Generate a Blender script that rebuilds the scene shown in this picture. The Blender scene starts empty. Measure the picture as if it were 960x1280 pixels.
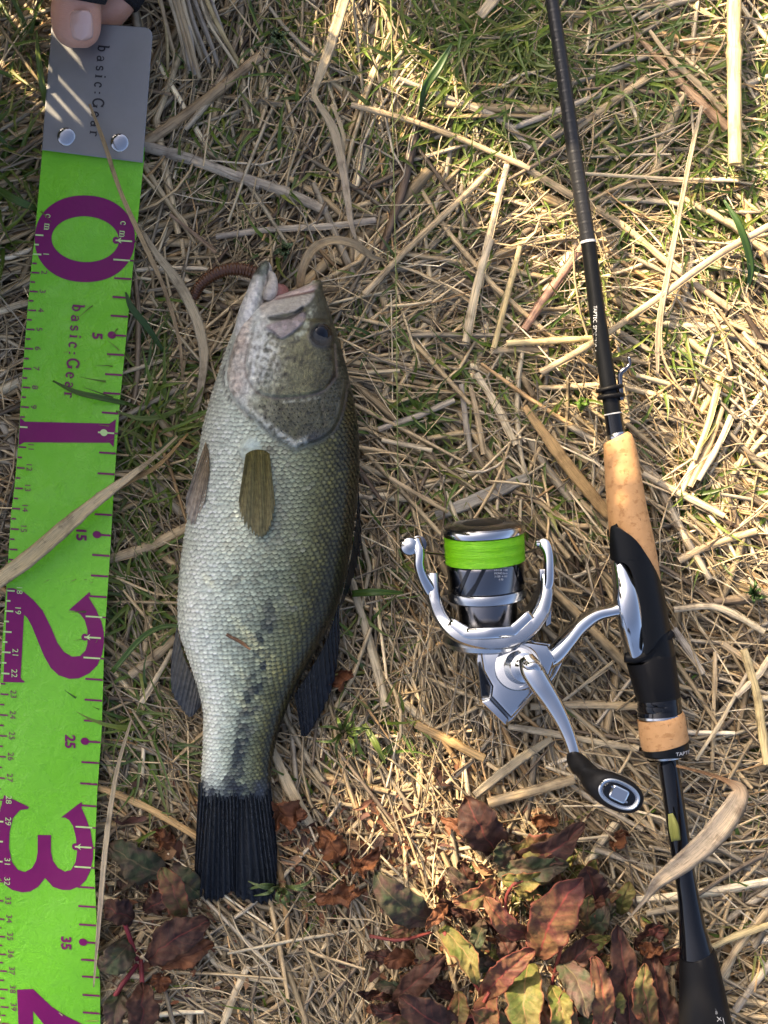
import bpy, bmesh, math, random
import numpy as np
from mathutils import Vector, Matrix, noise as mnoise
from mathutils.geometry import tessellate_polygon

# ------------------------------------------------------------------ camera, sky, sun, exposure
random.seed(7); RNG = np.random.default_rng(11)
K = 0.0004            # metres on the ground for one pixel of the 960 x 1280 photograph
D = 0.62              # camera height
scene = bpy.context.scene
col = scene.collection
cam_d = bpy.data.cameras.new('camera'); cam = bpy.data.objects.new('camera', cam_d); col.objects.link(cam)
cam.location = (0, 0, D); cam.rotation_euler = (0, 0, 0)
cam_d.sensor_fit = 'VERTICAL'; cam_d.sensor_height = 24.0; cam_d.lens = 24.0 * D / (1280 * K)
cam_d.clip_start = 0.01; cam_d.clip_end = 500
scene.camera = cam

SUN_EL = math.radians(33)
SUN_DIR = Vector((-0.67, 0.74, 0)).normalized()      # horizontal direction towards the sun
world = bpy.data.worlds.new('World'); scene.world = world; world.use_nodes = True
wn = world.node_tree; wn.nodes.clear()
sky = wn.nodes.new('ShaderNodeTexSky'); sky.sky_type = 'NISHITA'; sky.sun_disc = False
sky.sun_elevation = SUN_EL; sky.sun_rotation = math.atan2(SUN_DIR.x, SUN_DIR.y)
sky.air_density = 0.5; sky.dust_density = 6.0; sky.ozone_density = 0.2
bg = wn.nodes.new('ShaderNodeBackground'); bg.inputs['Strength'].default_value = 0.15
wo = wn.nodes.new('ShaderNodeOutputWorld')
wn.links.new(sky.outputs[0], bg.inputs[0]); wn.links.new(bg.outputs[0], wo.inputs[0])
sun_d = bpy.data.lights.new('sun', 'SUN'); sun_d.energy = 5.0; sun_d.angle = math.radians(0.55); sun_d.color = (1.0, 0.79, 0.52)
sun = bpy.data.objects.new('sun', sun_d); col.objects.link(sun)
sv = Vector((SUN_DIR.x * math.cos(SUN_EL), SUN_DIR.y * math.cos(SUN_EL), math.sin(SUN_EL)))
sun.rotation_euler = (-sv).to_track_quat('-Z', 'Y').to_euler(); sun.location = sv * 4
vs = scene.view_settings
vs.view_transform = 'Standard'; vs.look = 'None'; vs.gamma = 1; vs.use_curve_mapping = False
vs.exposure = 1.68
scene.render.engine = 'CYCLES'
scene.cycles.use_denoising = True
scene.cycles.max_bounces = 8
scene.cycles.sample_clamp_indirect = 6

# ------------------------------------------------------------------ helpers
def P(px, py, z=0.0):
    f = K * (D - z) / D
    return Vector(((px - 480) * f, (640 - py) * f, z))
def PN(px, py, z):
    f = K * (D - z) / D
    return np.stack([(px - 480) * f, (640 - py) * f, z], -1)

def tag(o, label, cat, group=None, kind=None):
    if label: o['label'] = label
    if cat: o['category'] = cat
    if group: o['group'] = group
    if kind: o['kind'] = kind
    return o
def thing(name, loc, label, cat, group=None):
    o = bpy.data.objects.new(name, None); col.objects.link(o); o.location = loc
    o.empty_display_size = 0.02
    return tag(o, label, cat, group)
def attach(o, parent):
    if parent is None: return
    o.parent = parent
    if parent.type == 'EMPTY': o.matrix_parent_inverse = Matrix.Translation(-parent.location)
def mesh_obj(name, verts, faces, mat, parent=None, smooth=True, uv=None, colr=None, sharp=None):
    me = bpy.data.meshes.new(name)
    v = np.asarray(verts, dtype=np.float64)
    if isinstance(faces, np.ndarray):
        nf, k = faces.shape
        me.vertices.add(len(v)); me.vertices.foreach_set('co', v.ravel())
        me.loops.add(nf * k); me.loops.foreach_set('vertex_index', faces.ravel().astype(np.int32))
        me.polygons.add(nf)
        me.polygons.foreach_set('loop_start', np.arange(0, nf * k, k, dtype=np.int32))
        me.polygons.foreach_set('loop_total', np.full(nf, k, dtype=np.int32))
        me.update(calc_edges=True)
    else:
        me.from_pydata([tuple(x) for x in v], [], faces); me.update()
    if uv is not None:
        li = np.empty(len(me.loops), dtype=np.int32); me.loops.foreach_get('vertex_index', li)
        l = me.uv_layers.new(name='UVMap')
        l.data.foreach_set('uv', np.asarray(uv, dtype=np.float32)[li].ravel())
    if colr is not None:
        a = me.color_attributes.new('Col', 'FLOAT_COLOR', 'POINT')
        c = np.asarray(colr, dtype=np.float32)
        if c.shape[1] == 3: c = np.concatenate([c, np.ones((len(c), 1), np.float32)], 1)
        a.data.foreach_set('color', c.ravel())
    me.polygons.foreach_set('use_smooth', [smooth] * len(me.polygons))
    if sharp: me.set_sharp_from_angle(angle=math.radians(sharp))
    if mat is not None: me.materials.append(mat)
    o = bpy.data.objects.new(name, me); col.objects.link(o)
    attach(o, parent)
    return o

class MB:
    """collects shapes into one mesh"""
    def __init__(s): s.v = []; s.f = []; s.uv = []; s.c = []
    def add(s, v, f, uv=None, c=None):
        n = len(s.v)
        s.v += [tuple(x) for x in v]; s.f += [tuple(i + n for i in q) for q in f]
        s.uv += [tuple(x) for x in uv] if uv is not None else [(0, 0)] * len(v)
        s.c += [tuple(x) for x in c] if c is not None else [(1, 1, 1)] * len(v)
        return s
    def build(s, name, mat, parent=None, smooth=True, sharp=None):
        return mesh_obj(name, s.v, s.f, mat, parent, smooth, s.uv, s.c, sharp)

def catmull(pts, n):
    """pts: list of equal-length tuples, returns n samples of a smooth curve through them"""
    p = [np.array(q, float) for q in pts]
    if len(p) == 2:
        return [p[0] + (p[1] - p[0]) * i / (n - 1) for i in range(n)]
    p = [2 * p[0] - p[1]] + p + [2 * p[-1] - p[-2]]
    out = []; m = len(p) - 3
    for i in range(n):
        t = i / (n - 1) * m; k = min(int(t), m - 1); t -= k
        a, b, c, d = p[k:k + 4]
        out.append(0.5 * (2 * b + (c - a) * t + (2 * a - 5 * b + 4 * c - d) * t * t + (3 * b - a - 3 * c + d) * t ** 3))
    return out

def sweep(mb, path, radii, n=12, up=(0, 0, 1), power=2.0, cap=True, color=None, phase=0.0):
    """tube along path; radii = float or (side, up) per point"""
    path = [Vector(p) for p in path]; N = len(path); up = Vector(up)
    V = []; UV = []; L = 0.0
    side_prev = None
    for i, p in enumerate(path):
        a = path[max(i - 1, 0)]; b = path[min(i + 1, N - 1)]
        if (b - a).length < 1e-9:
            b = path[min(i + 2, N - 1)]; a = path[max(i - 2, 0)]
        t = (b - a).normalized()
        s = t.cross(up)
        if s.length < 1e-4: s = side_prev.copy() if side_prev is not None else t.orthogonal()
        s.normalize(); side_prev = s; w = s.cross(t)
        r = radii[i] if i < len(radii) else radii[-1]
        ra, rb = (r, r) if not isinstance(r, (tuple, list)) else r
        if i: L += (p - path[i - 1]).length
        for j in range(n):
            an = 2 * math.pi * j / n + phase
            c, d = math.cos(an), math.sin(an)
            e = 2.0 / power
            cc = math.copysign(abs(c) ** e, c); dd = math.copysign(abs(d) ** e, d)
            V.append(p + s * ra * cc + w * rb * dd); UV.append((L, j / n))
    F = []
    for i in range(N - 1):
        for j in range(n):
            k = (j + 1) % n
            F.append((i * n + j, i * n + k, (i + 1) * n + k, (i + 1) * n + j))
    if cap:
        F.append(tuple(range(n))[::-1] if False else tuple(reversed(range(n)))); F.append(tuple((N - 1) * n + j for j in range(n)))
    mb.add(V, F, UV, [color] * len(V) if color is not None else None)
    return mb

def blade(mb, pts, width, n=14, thick=0.0003, fold=0.25, color=None, wob=0.0, up=(0, 0, 1), twist=0.0, split=0):
    """leaf or flat straw: closed ribbon with a fold, pts = (px, py, z), width = list of px half widths"""
    c = catmull(pts, n); ws = catmull([(w,) for w in width], n)
    path = [P(*q) for q in c]
    V = []; UV = []; L = 0.0; up0 = Vector(up)
    for i, p in enumerate(path):
        a = path[max(i - 1, 0)]; b = path[min(i + 1, n - 1)]
        t = (b - a).normalized()
        if twist: upv = Matrix.Rotation(twist * i / (n - 1), 3, t) @ up0
        else: upv = up0
        s = t.cross(upv)
        if s.length < 1e-3: s = t.orthogonal()
        s.normalize(); w = s.cross(t)
        h = max(float(ws[i][0]) * K, 0.00008)
        h1 = h * (1 + wob * (random.random() - .5)); h2 = h * (1 + wob * (random.random() - .5))
        if i: L += (p - path[i - 1]).length
        V += [p + s * h1 + w * fold * h, p + s * h1 * .5 + w * (fold * h * .15), p - w * thick, p - s * h2 * .5 + w * (fold * h * .15), p - s * h2 + w * fold * h,
              p - s * h2 * .5 - w * (thick * 1.6 - fold * h * .1), p - w * thick * 2.4, p + s * h1 * .5 - w * (thick * 1.6 - fold * h * .1)]
        UV += [(L, 0), (L, .25), (L, .5), (L, .75), (L, 1), (L, .75), (L, .5), (L, .25)]
    F = []
    for i in range(n - 1):
        for j in range(8):
            k = (j + 1) % 8
            F.append((i * 8 + j, i * 8 + k, (i + 1) * 8 + k, (i + 1) * 8 + j))
    F.append(tuple(reversed(range(8)))); F.append(tuple((n - 1) * 8 + j for j in range(8)))
    mb.add(V, F, UV, [color] * len(V) if color is not None else None)
    return mb

def poly_sheet(mb, loops, zf, edge=None, thick=0.0, color=None):
    """filled outline(s) in pixels (first outer, then holes), laid on height zf(px,py)"""
    vs3 = [[Vector((x, y, 0)) for x, y in lp] for lp in loops]
    tris = tessellate_polygon(vs3)
    flat = [q for lp in loops for q in lp]
    bm = bmesh.new()
    bv = [bm.verts.new((x, y, 0)) for x, y in flat]
    for t in tris:
        try: bm.faces.new([bv[i] for i in t])
        except ValueError: pass
    if edge:
        for _ in range(4):
            es = [e for e in bm.edges if e.calc_length() > edge]
            if not es: break
            bmesh.ops.subdivide_edges(bm, edges=es, cuts=1)
            bmesh.ops.triangulate(bm, faces=bm.faces[:])
    bm.normal_update()
    bm.verts.index_update()
    V = [P(v.co.x, v.co.y, zf(v.co.x, v.co.y)) for v in bm.verts]
    F = []
    for f in bm.faces:
        ids = [v.index for v in f.verts]
        a, b, c = V[ids[0]], V[ids[1]], V[ids[2]]
        if (b - a).cross(c - a).z < 0: ids.reverse()
        F.append(tuple(ids))
    bm.free()
    mb.add(V, F, None, [color] * len(V) if color is not None else None)
    return mb

def prism(mb, poly, z0, z1, bevel=0.0015, inset=None):
    """solid from a pixel outline between z0 and z1 with a bevelled top edge"""
    n = len(poly); cx = sum(p[0] for p in poly) / n; cy = sum(p[1] for p in poly) / n
    # make it counter-clockwise in world space (y flips)
    A = sum(poly[i][0] * poly[(i + 1) % n][1] - poly[(i + 1) % n][0] * poly[i][1] for i in range(n))
    pts = list(poly) if A < 0 else list(reversed(poly))
    def off(d):
        out = []
        for i in range(n):
            a = Vector(pts[i - 1]); b = Vector(pts[i]); c = Vector(pts[(i + 1) % n])
            n1 = Vector((-(b - a).y, (b - a).x)).normalized(); n2 = Vector((-(c - b).y, (c - b).x)).normalized()
            m = (n1 + n2); m = m / max(m.length_squared * .5, .35)
            out.append((b.x - m.x * d, b.y - m.y * d))
        return out
    bp = bevel / K
    V = [P(x, y, z0) for x, y in off(bp * .6)] + [P(x, y, z0 + bevel) for x, y in pts] + [P(x, y, z1 - bevel) for x, y in pts] + \
        [P(x, y, z1 - bevel * .3) for x, y in off(-bp * .0 + bp * .35)] + [P(x, y, z1) for x, y in off(bp)]
    # offset sign check: shrink towards the centre
    def area(q): return abs(sum(q[i][0] * q[(i + 1) % n][1] - q[(i + 1) % n][0] * q[i][1] for i in range(n)))
    if area(off(bp)) > area(pts):
        V = [P(x, y, z0) for x, y in off(-bp * .6)] + [P(x, y, z0 + bevel) for x, y in pts] + [P(x, y, z1 - bevel) for x, y in pts] + \
            [P(x, y, z1 - bevel * .3) for x, y in off(-bp * .35)] + [P(x, y, z1) for x, y in off(-bp)]
    F = []
    for r in range(4):
        for i in range(n):
            j = (i + 1) % n
            F.append((r * n + i, r * n + j, (r + 1) * n + j, (r + 1) * n + i))
    F.append(tuple(4 * n + i for i in range(n))); F.append(tuple(reversed(range(n))))
    mb.add(V, F)
    return mb

def smooth_poly(pts, n=60):
    p = [np.array(q, float) for q in pts]; m = len(p); out = []
    for i in range(n):
        t = i / n * m; k = int(t); t -= k
        a, b, c, d = p[k - 1], p[k % m], p[(k + 1) % m], p[(k + 2) % m]
        q = 0.5 * (2 * b + (c - a) * t + (2 * a - 5 * b + 4 * c - d) * t * t + (3 * b - a - 3 * c + d) * t ** 3)
        out.append((q[0], q[1]))
    return out

# ------------------------------------------------------------------ materials
class NT:
    def __init__(s, name):
        s.m = bpy.data.materials.new(name); s.m.use_nodes = True
        s.t = s.m.node_tree; s.b = s.t.nodes['Principled BSDF']; s.out = s.t.nodes['Material Output']
    def n(s, typ, **kw):
        q = s.t.nodes.new(typ)
        for k, v in kw.items():
            if k.startswith('i_'):
                key = k[2:]
                key = int(key) if key.isdigit() else key.replace('_', ' ')
                q.inputs[key].default_value = v
            else: setattr(q, k, v)
        return q
    def l(s, a, b): s.t.links.new(a, b)
    def set(s, **kw):
        for k, v in kw.items():
            s.b.inputs[k.replace('_', ' ')].default_value = v
        return s
    def coord(s, kind='Object', scale=(1, 1, 1)):
        tc = s.n('ShaderNodeTexCoord'); mp = s.n('ShaderNodeMapping'); mp.inputs['Scale'].default_value = scale
        s.l(tc.outputs[kind], mp.inputs['Vector']); return mp.outputs[0]
    def noise(s, vec, scale, detail=4, rough=.55, dist=0.0):
        q = s.n('ShaderNodeTexNoise'); q.inputs['Scale'].default_value = scale; q.inputs['Detail'].default_value = detail
        q.inputs['Roughness'].default_value = rough; q.inputs['Distortion'].default_value = dist
        s.l(vec, q.inputs['Vector']); return q.outputs['Fac']
    def ramp(s, fac, stops):
        q = s.n('ShaderNodeValToRGB'); e = q.color_ramp.elements
        while len(e) < len(stops): e.new(0.5)
        for k, (pos, c) in zip(e, stops): k.position = pos; k.color = (*c, 1) if len(c) == 3 else c
        s.l(fac, q.inputs[0]); return q.outputs[0]
    def mix(s, fac, a, b, mode='MIX'):
        q = s.n('ShaderNodeMix', data_type='RGBA', blend_type=mode)
        for inp, val in ((0, fac), (6, a), (7, b)):
            if hasattr(val, 'is_output'): s.l(val, q.inputs[inp])
            else: q.inputs[inp].default_value = val if inp == 0 else ((*val, 1) if len(val) == 3 else val)
        return q.outputs[2]
    def math(s, op, a, b=0.0):
        q = s.n('ShaderNodeMath', operation=op)
        for i, val in enumerate((a, b)):
            if hasattr(val, 'is_output'): s.l(val, q.inputs[i])
            else: q.inputs[i].default_value = val
        return q.outputs[0]
    def bump(s, h, dist, strength=1.0):
        q = s.n('ShaderNodeBump'); q.inputs['Distance'].default_value = dist; q.inputs['Strength'].default_value = strength
        s.l(h, q.inputs['Height']); s.l(q.outputs[0], s.b.inputs['Normal']); return q
    def base(s, c): s.l(c, s.b.inputs['Base Color'])
    def rough(s, c): s.l(c, s.b.inputs['Roughness'])
    def attr(s): return s.n('ShaderNodeVertexColor', layer_name='Col').outputs[0]
    def translucent(s, color_out, fac):
        tr = s.n('ShaderNodeBsdfTranslucent'); s.l(color_out, tr.inputs[0])
        mx = s.n('ShaderNodeMixShader'); mx.inputs[0].default_value = fac
        s.l(s.b.outputs[0], mx.inputs[1]); s.l(tr.outputs[0], mx.inputs[2]); s.l(mx.outputs[0], s.out.inputs[0])

def plain(name, c, rough=.5, metal=0.0, bump=None, coat=0.0, spec=.5, var=0.0):
    t = NT(name); t.set(Base_Color=(*c, 1), Roughness=rough, Metallic=metal, Coat_Weight=coat)
    t.b.inputs['Specular IOR Level'].default_value = spec
    if bump or var:
        v = t.coord()
        n = t.noise(v, bump[0] if bump else 400, 5)
        if bump: t.bump(n, bump[1])
        if var:
            n2 = t.noise(v, (bump[0] if bump else 400) * .23, 5)
            t.base(t.mix(n2, tuple(x * (1 - var) for x in c), tuple(min(1, x * (1 + var)) for x in c)))
            r = t.n('ShaderNodeMapRange'); t.l(n2, r.inputs[0]); r.inputs[3].default_value = rough * .75; r.inputs[4].default_value = min(1, rough * 1.3)
            t.rough(r.outputs[0])
    return t.m

def straw_mat(name, fib=1.0, trans=0.0):
    t = NT(name); c = t.attr()
    uv = t.coord('UV', (45, 10, 1)); n = t.noise(uv, 1.6 * fib, 5, .65)
    uv2 = t.coord('UV', (260, 2.2, 1)); n2 = t.noise(uv2, .9, 3, .6)
    v3 = t.coord('Object'); n3 = t.noise(v3, 90, 4, .65)
    a = t.ramp(n, [(.32, (.45, .42, .38)), (.5, (.98, .98, .98)), (.72, (1.28, 1.27, 1.22))])
    b = t.ramp(n3, [(.3, (.42, .38, .35)), (.48, (1, 1, 1)), (.7, (1.15, 1.12, 1.05))])
    q = t.mix(1.0, c, a, 'MULTIPLY'); q = t.mix(.8, q, b, 'MULTIPLY')
    w = t.ramp(n2, [(.62, (1, 1, 1)), (.72, (.55, .5, .45))]); q = t.mix(.7, q, w, 'MULTIPLY')
    t.base(q); t.set(Roughness=.55); t.b.inputs['Specular IOR Level'].default_value = .35
    t.bump(n, .0003, .9)
    if trans: t.translucent(q, trans)
    return t.m

M = {}
M['straw'] = straw_mat('straw')
M['dry_blade'] = straw_mat('dry_blade', 1.6, .22)
t = NT('grass'); c = t.attr(); n = t.noise(t.coord('UV', (40, 9, 1)), 1.5, 3)
q = t.mix(1.0, c, t.ramp(n, [(.3, (.7, .72, .6)), (.7, (1.2, 1.2, 1.1))]), 'MULTIPLY')
t.base(q); t.set(Roughness=.42); t.translucent(q, .35); M['grass'] = t.m
t = NT('soil'); v = t.coord(); n = t.noise(v, 160, 6, .65); n2 = t.noise(v, 30, 3)
q = t.ramp(n, [(.3, (.018, .012, .008)), (.55, (.06, .042, .028)), (.75, (.12, .09, .06))]); q = t.mix(n2, q, (.05, .035, .022)); t.base(q)
t.set(Roughness=.95); t.bump(n, .004); M['soil'] = t.m

t = NT('tape_green'); v = t.coord(); n = t.noise(v, 55, 5, .6); n2 = t.noise(v, 800, 3); n3 = t.noise(v, 130, 6, .7, .6)
q = t.mix(n, (.145, .50, .010), (.19, .57, .018))
sp = t.ramp(n3, [(.6, (1, 1, 1)), (.74, (.62, .72, .5))]); q = t.mix(.75, q, sp, 'MULTIPLY')
sc_ = t.noise(t.coord('Object', (1, .25, 1)), 420, 4, .7, 1.2); q = t.mix(t.ramp(sc_, [(.68, (0, 0, 0)), (.76, (.5, .5, .5))]), q, (.30, .62, .14))
n4 = t.noise(v, 700, 2); q = t.mix(t.ramp(n4, [(.75, (0, 0, 0)), (.78, (1, 1, 1))]), q, (.03, .06, .015)); t.base(q)
t.rough(t.ramp(n, [(.44, (.44,) * 3), (.56, (.13,) * 3)])); t.bump(t.math('ADD', n3, t.math('MULTIPLY', n2, .12)), .0009, .8); M['tape'] = t.m
M['purple'] = plain('print_purple', (.175, .002, .095), .42, spec=.3, bump=(300, .0002), var=.15)
M['pale_print'] = plain('print_pale_green', (.48, .66, .25), .4)
M['dark_print'] = plain('print_dark', (.012, .012, .016), .4)
M['white_print'] = plain('print_white', (.42, .43, .44), .4)
t = NT('plate_steel'); v = t.coord('Object', (1, .05, 1)); n = t.noise(v, 5000, 2); n2 = t.noise(t.coord(), 60, 5, .65)
t.base(t.mix(n2, (.19, .195, .20), (.28, .285, .29))); t.set(Metallic=.75); t.rough(t.ramp(n2, [(.35, (.36,) * 3), (.65, (.5,) * 3)])); t.bump(n, .00004, .5); M['plate'] = t.m
M['rivet'] = plain('rivet_steel', (.45, .45, .46), .2, 1.0, bump=(900, .00006))
M['chrome'] = plain('reel_silver', (.55, .56, .57), .13, 1.0, var=.06)
M['satin'] = plain('reel_satin_silver', (.48, .49, .50), .22, 1.0, var=.08)
M['gun'] = plain('reel_gunmetal', (.17, .17, .18), .18, 1.0, var=.1)
M['black_gloss'] = plain('black_gloss', (.003, .0035, .005), .08, 0, coat=.15, spec=.4)
M['black_satin'] = plain('black_satin', (.005, .0055, .006), .34, 0, spec=.2, bump=(900, .00005), var=.15)
M['black_matte'] = plain('black_rubber', (.005, .005, .0055), .48, 0, spec=.16, bump=(2500, .00008), var=.15)
M['wrap'] = plain('rod_wrap', (.018, .0185, .020), .34, .1, spec=.35, bump=(600, .00006))
t = NT('braid'); uv = t.coord('UV', (2600, 14, 1)); n = t.noise(uv, 1.0, 3); v2 = t.noise(t.coord('UV', (300, 40, 1)), 1, 2)
q = t.mix(n, (.13, .44, .0), (.29, .72, .008)); q = t.mix(t.ramp(v2, [(.55, (0, 0, 0)), (.8, (.5, .5, .5))]), q, (.42, .75, .03)); t.base(q); t.set(Roughness=.45); t.bump(n, .0004); M['braid'] = t.m
M['mono'] = plain('line_mono', (.26, .29, .09), .3)
t = NT('cork'); v = t.coord('UV', (1, .05, 1)); o = t.coord('Object')
n = t.noise(o, 260, 5, .6); n2 = t.noise(t.coord('UV', (330, 14, 1)), 1.0, 3, .6); n3 = t.noise(o, 60, 3)
q = t.mix(n, (.38, .195, .07), (.54, .31, .135)); q = t.mix(t.ramp(n2, [(.36, (1, 1, 1)), (.46, (0, 0, 0))]), q, (.34, .17, .06))
pit = t.ramp(t.noise(t.coord('UV', (900, 12, 1)), 1.0, 3, .7), [(.66, (0, 0, 0)), (.72, (1, 1, 1))])
pit2 = t.ramp(t.noise(t.coord('UV', (140, 60, 1)), 1.0, 2, .6), [(.69, (0, 0, 0)), (.73, (1, 1, 1))])
pit = t.math('MAXIMUM', t.math('MULTIPLY', pit, .55), pit2)
q = t.mix(pit, q, (.12, .055, .02)); t.base(q); t.set(Roughness=.75); t.bump(t.math('SUBTRACT', n, pit), .0005, .8); M['cork'] = t.m
t = NT('worm'); n = t.noise(t.coord(), 500, 3); t.base(t.mix(n, (.065, .025, .011), (.125, .05, .02))); t.set(Roughness=.3); t.b.inputs['Subsurface Weight'].default_value = .25
t.b.inputs['Subsurface Radius'].default_value = (.002, .001, .0005); M['worm'] = t.m
t = NT('skin'); v = t.coord(); n = t.noise(v, 120, 4); n2 = t.noise(v, 1600, 3); t.base(t.mix(n, (.52, .25, .165), (.66, .38, .27))); t.set(Roughness=.45)
t.b.inputs['Subsurface Weight'].default_value = .2; t.b.inputs['Subsurface Radius'].default_value = (.003, .0012, .0006)
wv = t.n('ShaderNodeTexWave', wave_type='BANDS', bands_direction='Y'); wv.inputs['Scale'].default_value = 420; wv.inputs['Distortion'].default_value = 6; wv.inputs['Detail'].default_value = 2; t.l(v, wv.inputs[0])
t.bump(t.math('ADD', n2, t.math('MULTIPLY', wv.outputs['Fac'], .4)), .0002, .7); M['skin'] = t.m
M['nail'] = plain('nail', (.62, .40, .33), .28, coat=.3, bump=(700, .00008))
t = NT('knit'); v = t.coord(); vo = t.n('ShaderNodeTexVoronoi'); vo.inputs['Scale'].default_value = 900; t.l(v, vo.inputs['Vector'])
t.base(t.ramp(vo.outputs['Distance'], [(0, (.02, .02, .022)), (.6, (.006, .006, .007))])); t.set(Roughness=.9); t.bump(vo.outputs['Distance'], -.0006); M['knit'] = t.m

t = NT('fish_skin'); c = t.attr(); v = t.coord(); n = t.noise(v, 420, 5, .65); n2 = t.noise(v, 1500, 3)
q = t.mix(.9, c, t.ramp(n, [(.3, (.62, .62, .58)), (.5, (1, 1, 1)), (.68, (1.3, 1.3, 1.22))]), 'MULTIPLY'); t.base(q)
t.set(Roughness=.28, Coat_Weight=.22, Coat_Roughness=.06); t.b.inputs['Specular IOR Level'].default_value = .35
t.bump(t.math('ADD', n, t.math('MULTIPLY', n2, .5)), .0009, .9); M['fish'] = t.m
t = NT('fish_scale'); c = t.attr(); n = t.noise(t.coord(), 900, 3)
q = t.mix(.7, c, t.ramp(n, [(.3, (.75, .75, .72)), (.7, (1.25, 1.25, 1.2))]), 'MULTIPLY'); t.base(q)
t.set(Roughness=.3, Metallic=.05, Coat_Weight=.06, Coat_Roughness=.08); t.b.inputs['Specular IOR Level'].default_value = .35; t.bump(n, .0002, .6); M['scale'] = t.m
t = NT('fin'); c = t.attr(); n = t.noise(t.coord(), 500, 4); q = t.mix(.8, c, t.ramp(n, [(.3, (.6, .6, .6)), (.7, (1.3, 1.3, 1.3))]), 'MULTIPLY'); t.base(q)
t.set(Roughness=.36); t.b.inputs['Specular IOR Level'].default_value = .22; t.translucent(q, .35); t.bump(n, .0002, .5)
tp = t.n('ShaderNodeBsdfTransparent'); mx = t.n('ShaderNodeMixShader'); mx.inputs[0].default_value = .16
t.l(t.out.inputs[0].links[0].from_socket, mx.inputs[1]); t.l(tp.outputs[0], mx.inputs[2]); t.l(mx.outputs[0], t.out.inputs[0]); M['fin'] = t.m
M['eye'] = plain('eye_iris', (.020, .014, .008), .25, spec=.25, coat=.0, bump=(600, .0001), var=.5)
M['pupil'] = plain('eye_pupil', (.002, .003, .007), .06, spec=.35)

def leaf_mat(name, c1, c2, rib, edge, mixlo=.4, mixhi=.6):
    t = NT(name); v = t.coord(); oi = t.n('ShaderNodeObjectInfo')
    mp = t.n('ShaderNodeVectorMath', operation='ADD'); t.l(v, mp.inputs[0])
    cm = t.n('ShaderNodeCombineXYZ'); t.l(t.math('MULTIPLY', oi.outputs['Random'], 3.0), cm.inputs[0]); t.l(cm.outputs[0], mp.inputs[1])
    n = t.noise(mp.outputs[0], 75, 5, .62, .5); n2 = t.noise(mp.outputs[0], 420, 4, .6)
    q = t.mix(t.ramp(n, [(mixlo, (0, 0, 0)), (mixhi, (1, 1, 1))]), c1, c2)
    q = t.mix(.75, q, t.ramp(n2, [(.3, (.6, .58, .55)), (.7, (1.25, 1.22, 1.15))]), 'MULTIPLY')
    uvn = t.n('ShaderNodeTexCoord'); sx = t.n('ShaderNodeSeparateXYZ'); t.l(uvn.outputs['UV'], sx.inputs[0])
    dm = t.math('ABSOLUTE', t.math('SUBTRACT', sx.outputs[1], .5))
    ve = t.math('SINE', t.math('ADD', t.math('MULTIPLY', t.math('SUBTRACT', sx.outputs[0], t.math('MULTIPLY', dm, .35)), 55.0), t.math('MULTIPLY', n, 6.0)))
    vein = t.math('MULTIPLY', t.ramp(ve, [(.90, (0, 0, 0)), (.99, (.5, .5, .5))]), n)
    q = t.mix(vein, q, rib)
    q = t.mix(t.ramp(dm, [(.008, (.85, .85, .85)), (.03, (0, 0, 0))]), q, rib)
    q = t.mix(t.ramp(dm, [(.43, (0, 0, 0)), (.5, (.8, .8, .8))]), q, edge)
    t.base(q); t.set(Roughness=.62); t.b.inputs['Specular IOR Level'].default_value = .25; t.translucent(q, .2)
    t.bump(t.math('ADD', t.math('MULTIPLY', ve, .16), n2), .0007, .6); return t.m
M['leaf_maroon'] = leaf_mat('leaf_maroon', (.036, .018, .017), (.085, .042, .028), (.15, .04, .032), (.075, .04, .022))
M['leaf_mixed'] = leaf_mat('leaf_mixed', (.12, .115, .04), (.18, .075, .045), (.26, .09, .06), (.22, .07, .045))
M['leaf_pink'] = leaf_mat('leaf_pink', (.12, .045, .036), (.20, .115, .052), (.26, .055, .045), (.18, .045, .035))
M['leaf_green'] = leaf_mat('leaf_green', (.10, .125, .03), (.20, .17, .055), (.28, .17, .07), (.24, .08, .05))
M['leaf_dark'] = leaf_mat('leaf_dark', (.05, .07, .035), (.10, .06, .05), (.14, .11, .06), (.07, .05, .03))
M['leaf_dead'] = leaf_mat('leaf_dead', (.13, .05, .025), (.22, .095, .045), (.08, .03, .016), (.10, .04, .02))
# ------------------------------------------------------------------ ground
def pnoise(x, y, s=1.0, seed=0):
    r = np.random.default_rng(seed); out = 0
    for i in range(7):
        a = r.uniform(0, 6.28); f = s * r.uniform(.6, 2.2); out = out + np.sin((x * math.cos(a) + y * math.sin(a)) * f + r.uniform(0, 6.28))
    return out / 7 * 1.6
g = np.concatenate([-np.geomspace(.6, 60, 22)[::-1], np.arange(-.55, .551, .0125), np.geomspace(.6, 60, 22)])
gx, gy = np.meshgrid(g, g)
gz = -.018 + .003 * pnoise(gx, gy, 60, 3) * (np.abs(gx) < .7) * (np.abs(gy) < .7)
nG = len(g); idx = np.arange(nG * nG).reshape(nG, nG)
gf = np.stack([idx[:-1, :-1], idx[:-1, 1:], idx[1:, 1:], idx[1:, :-1]], -1).reshape(-1, 4)
ground = mesh_obj('ground', np.stack([gx, gy, gz], -1).reshape(-1, 3), gf, M['soil'])
ground['kind'] = 'structure'

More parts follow.
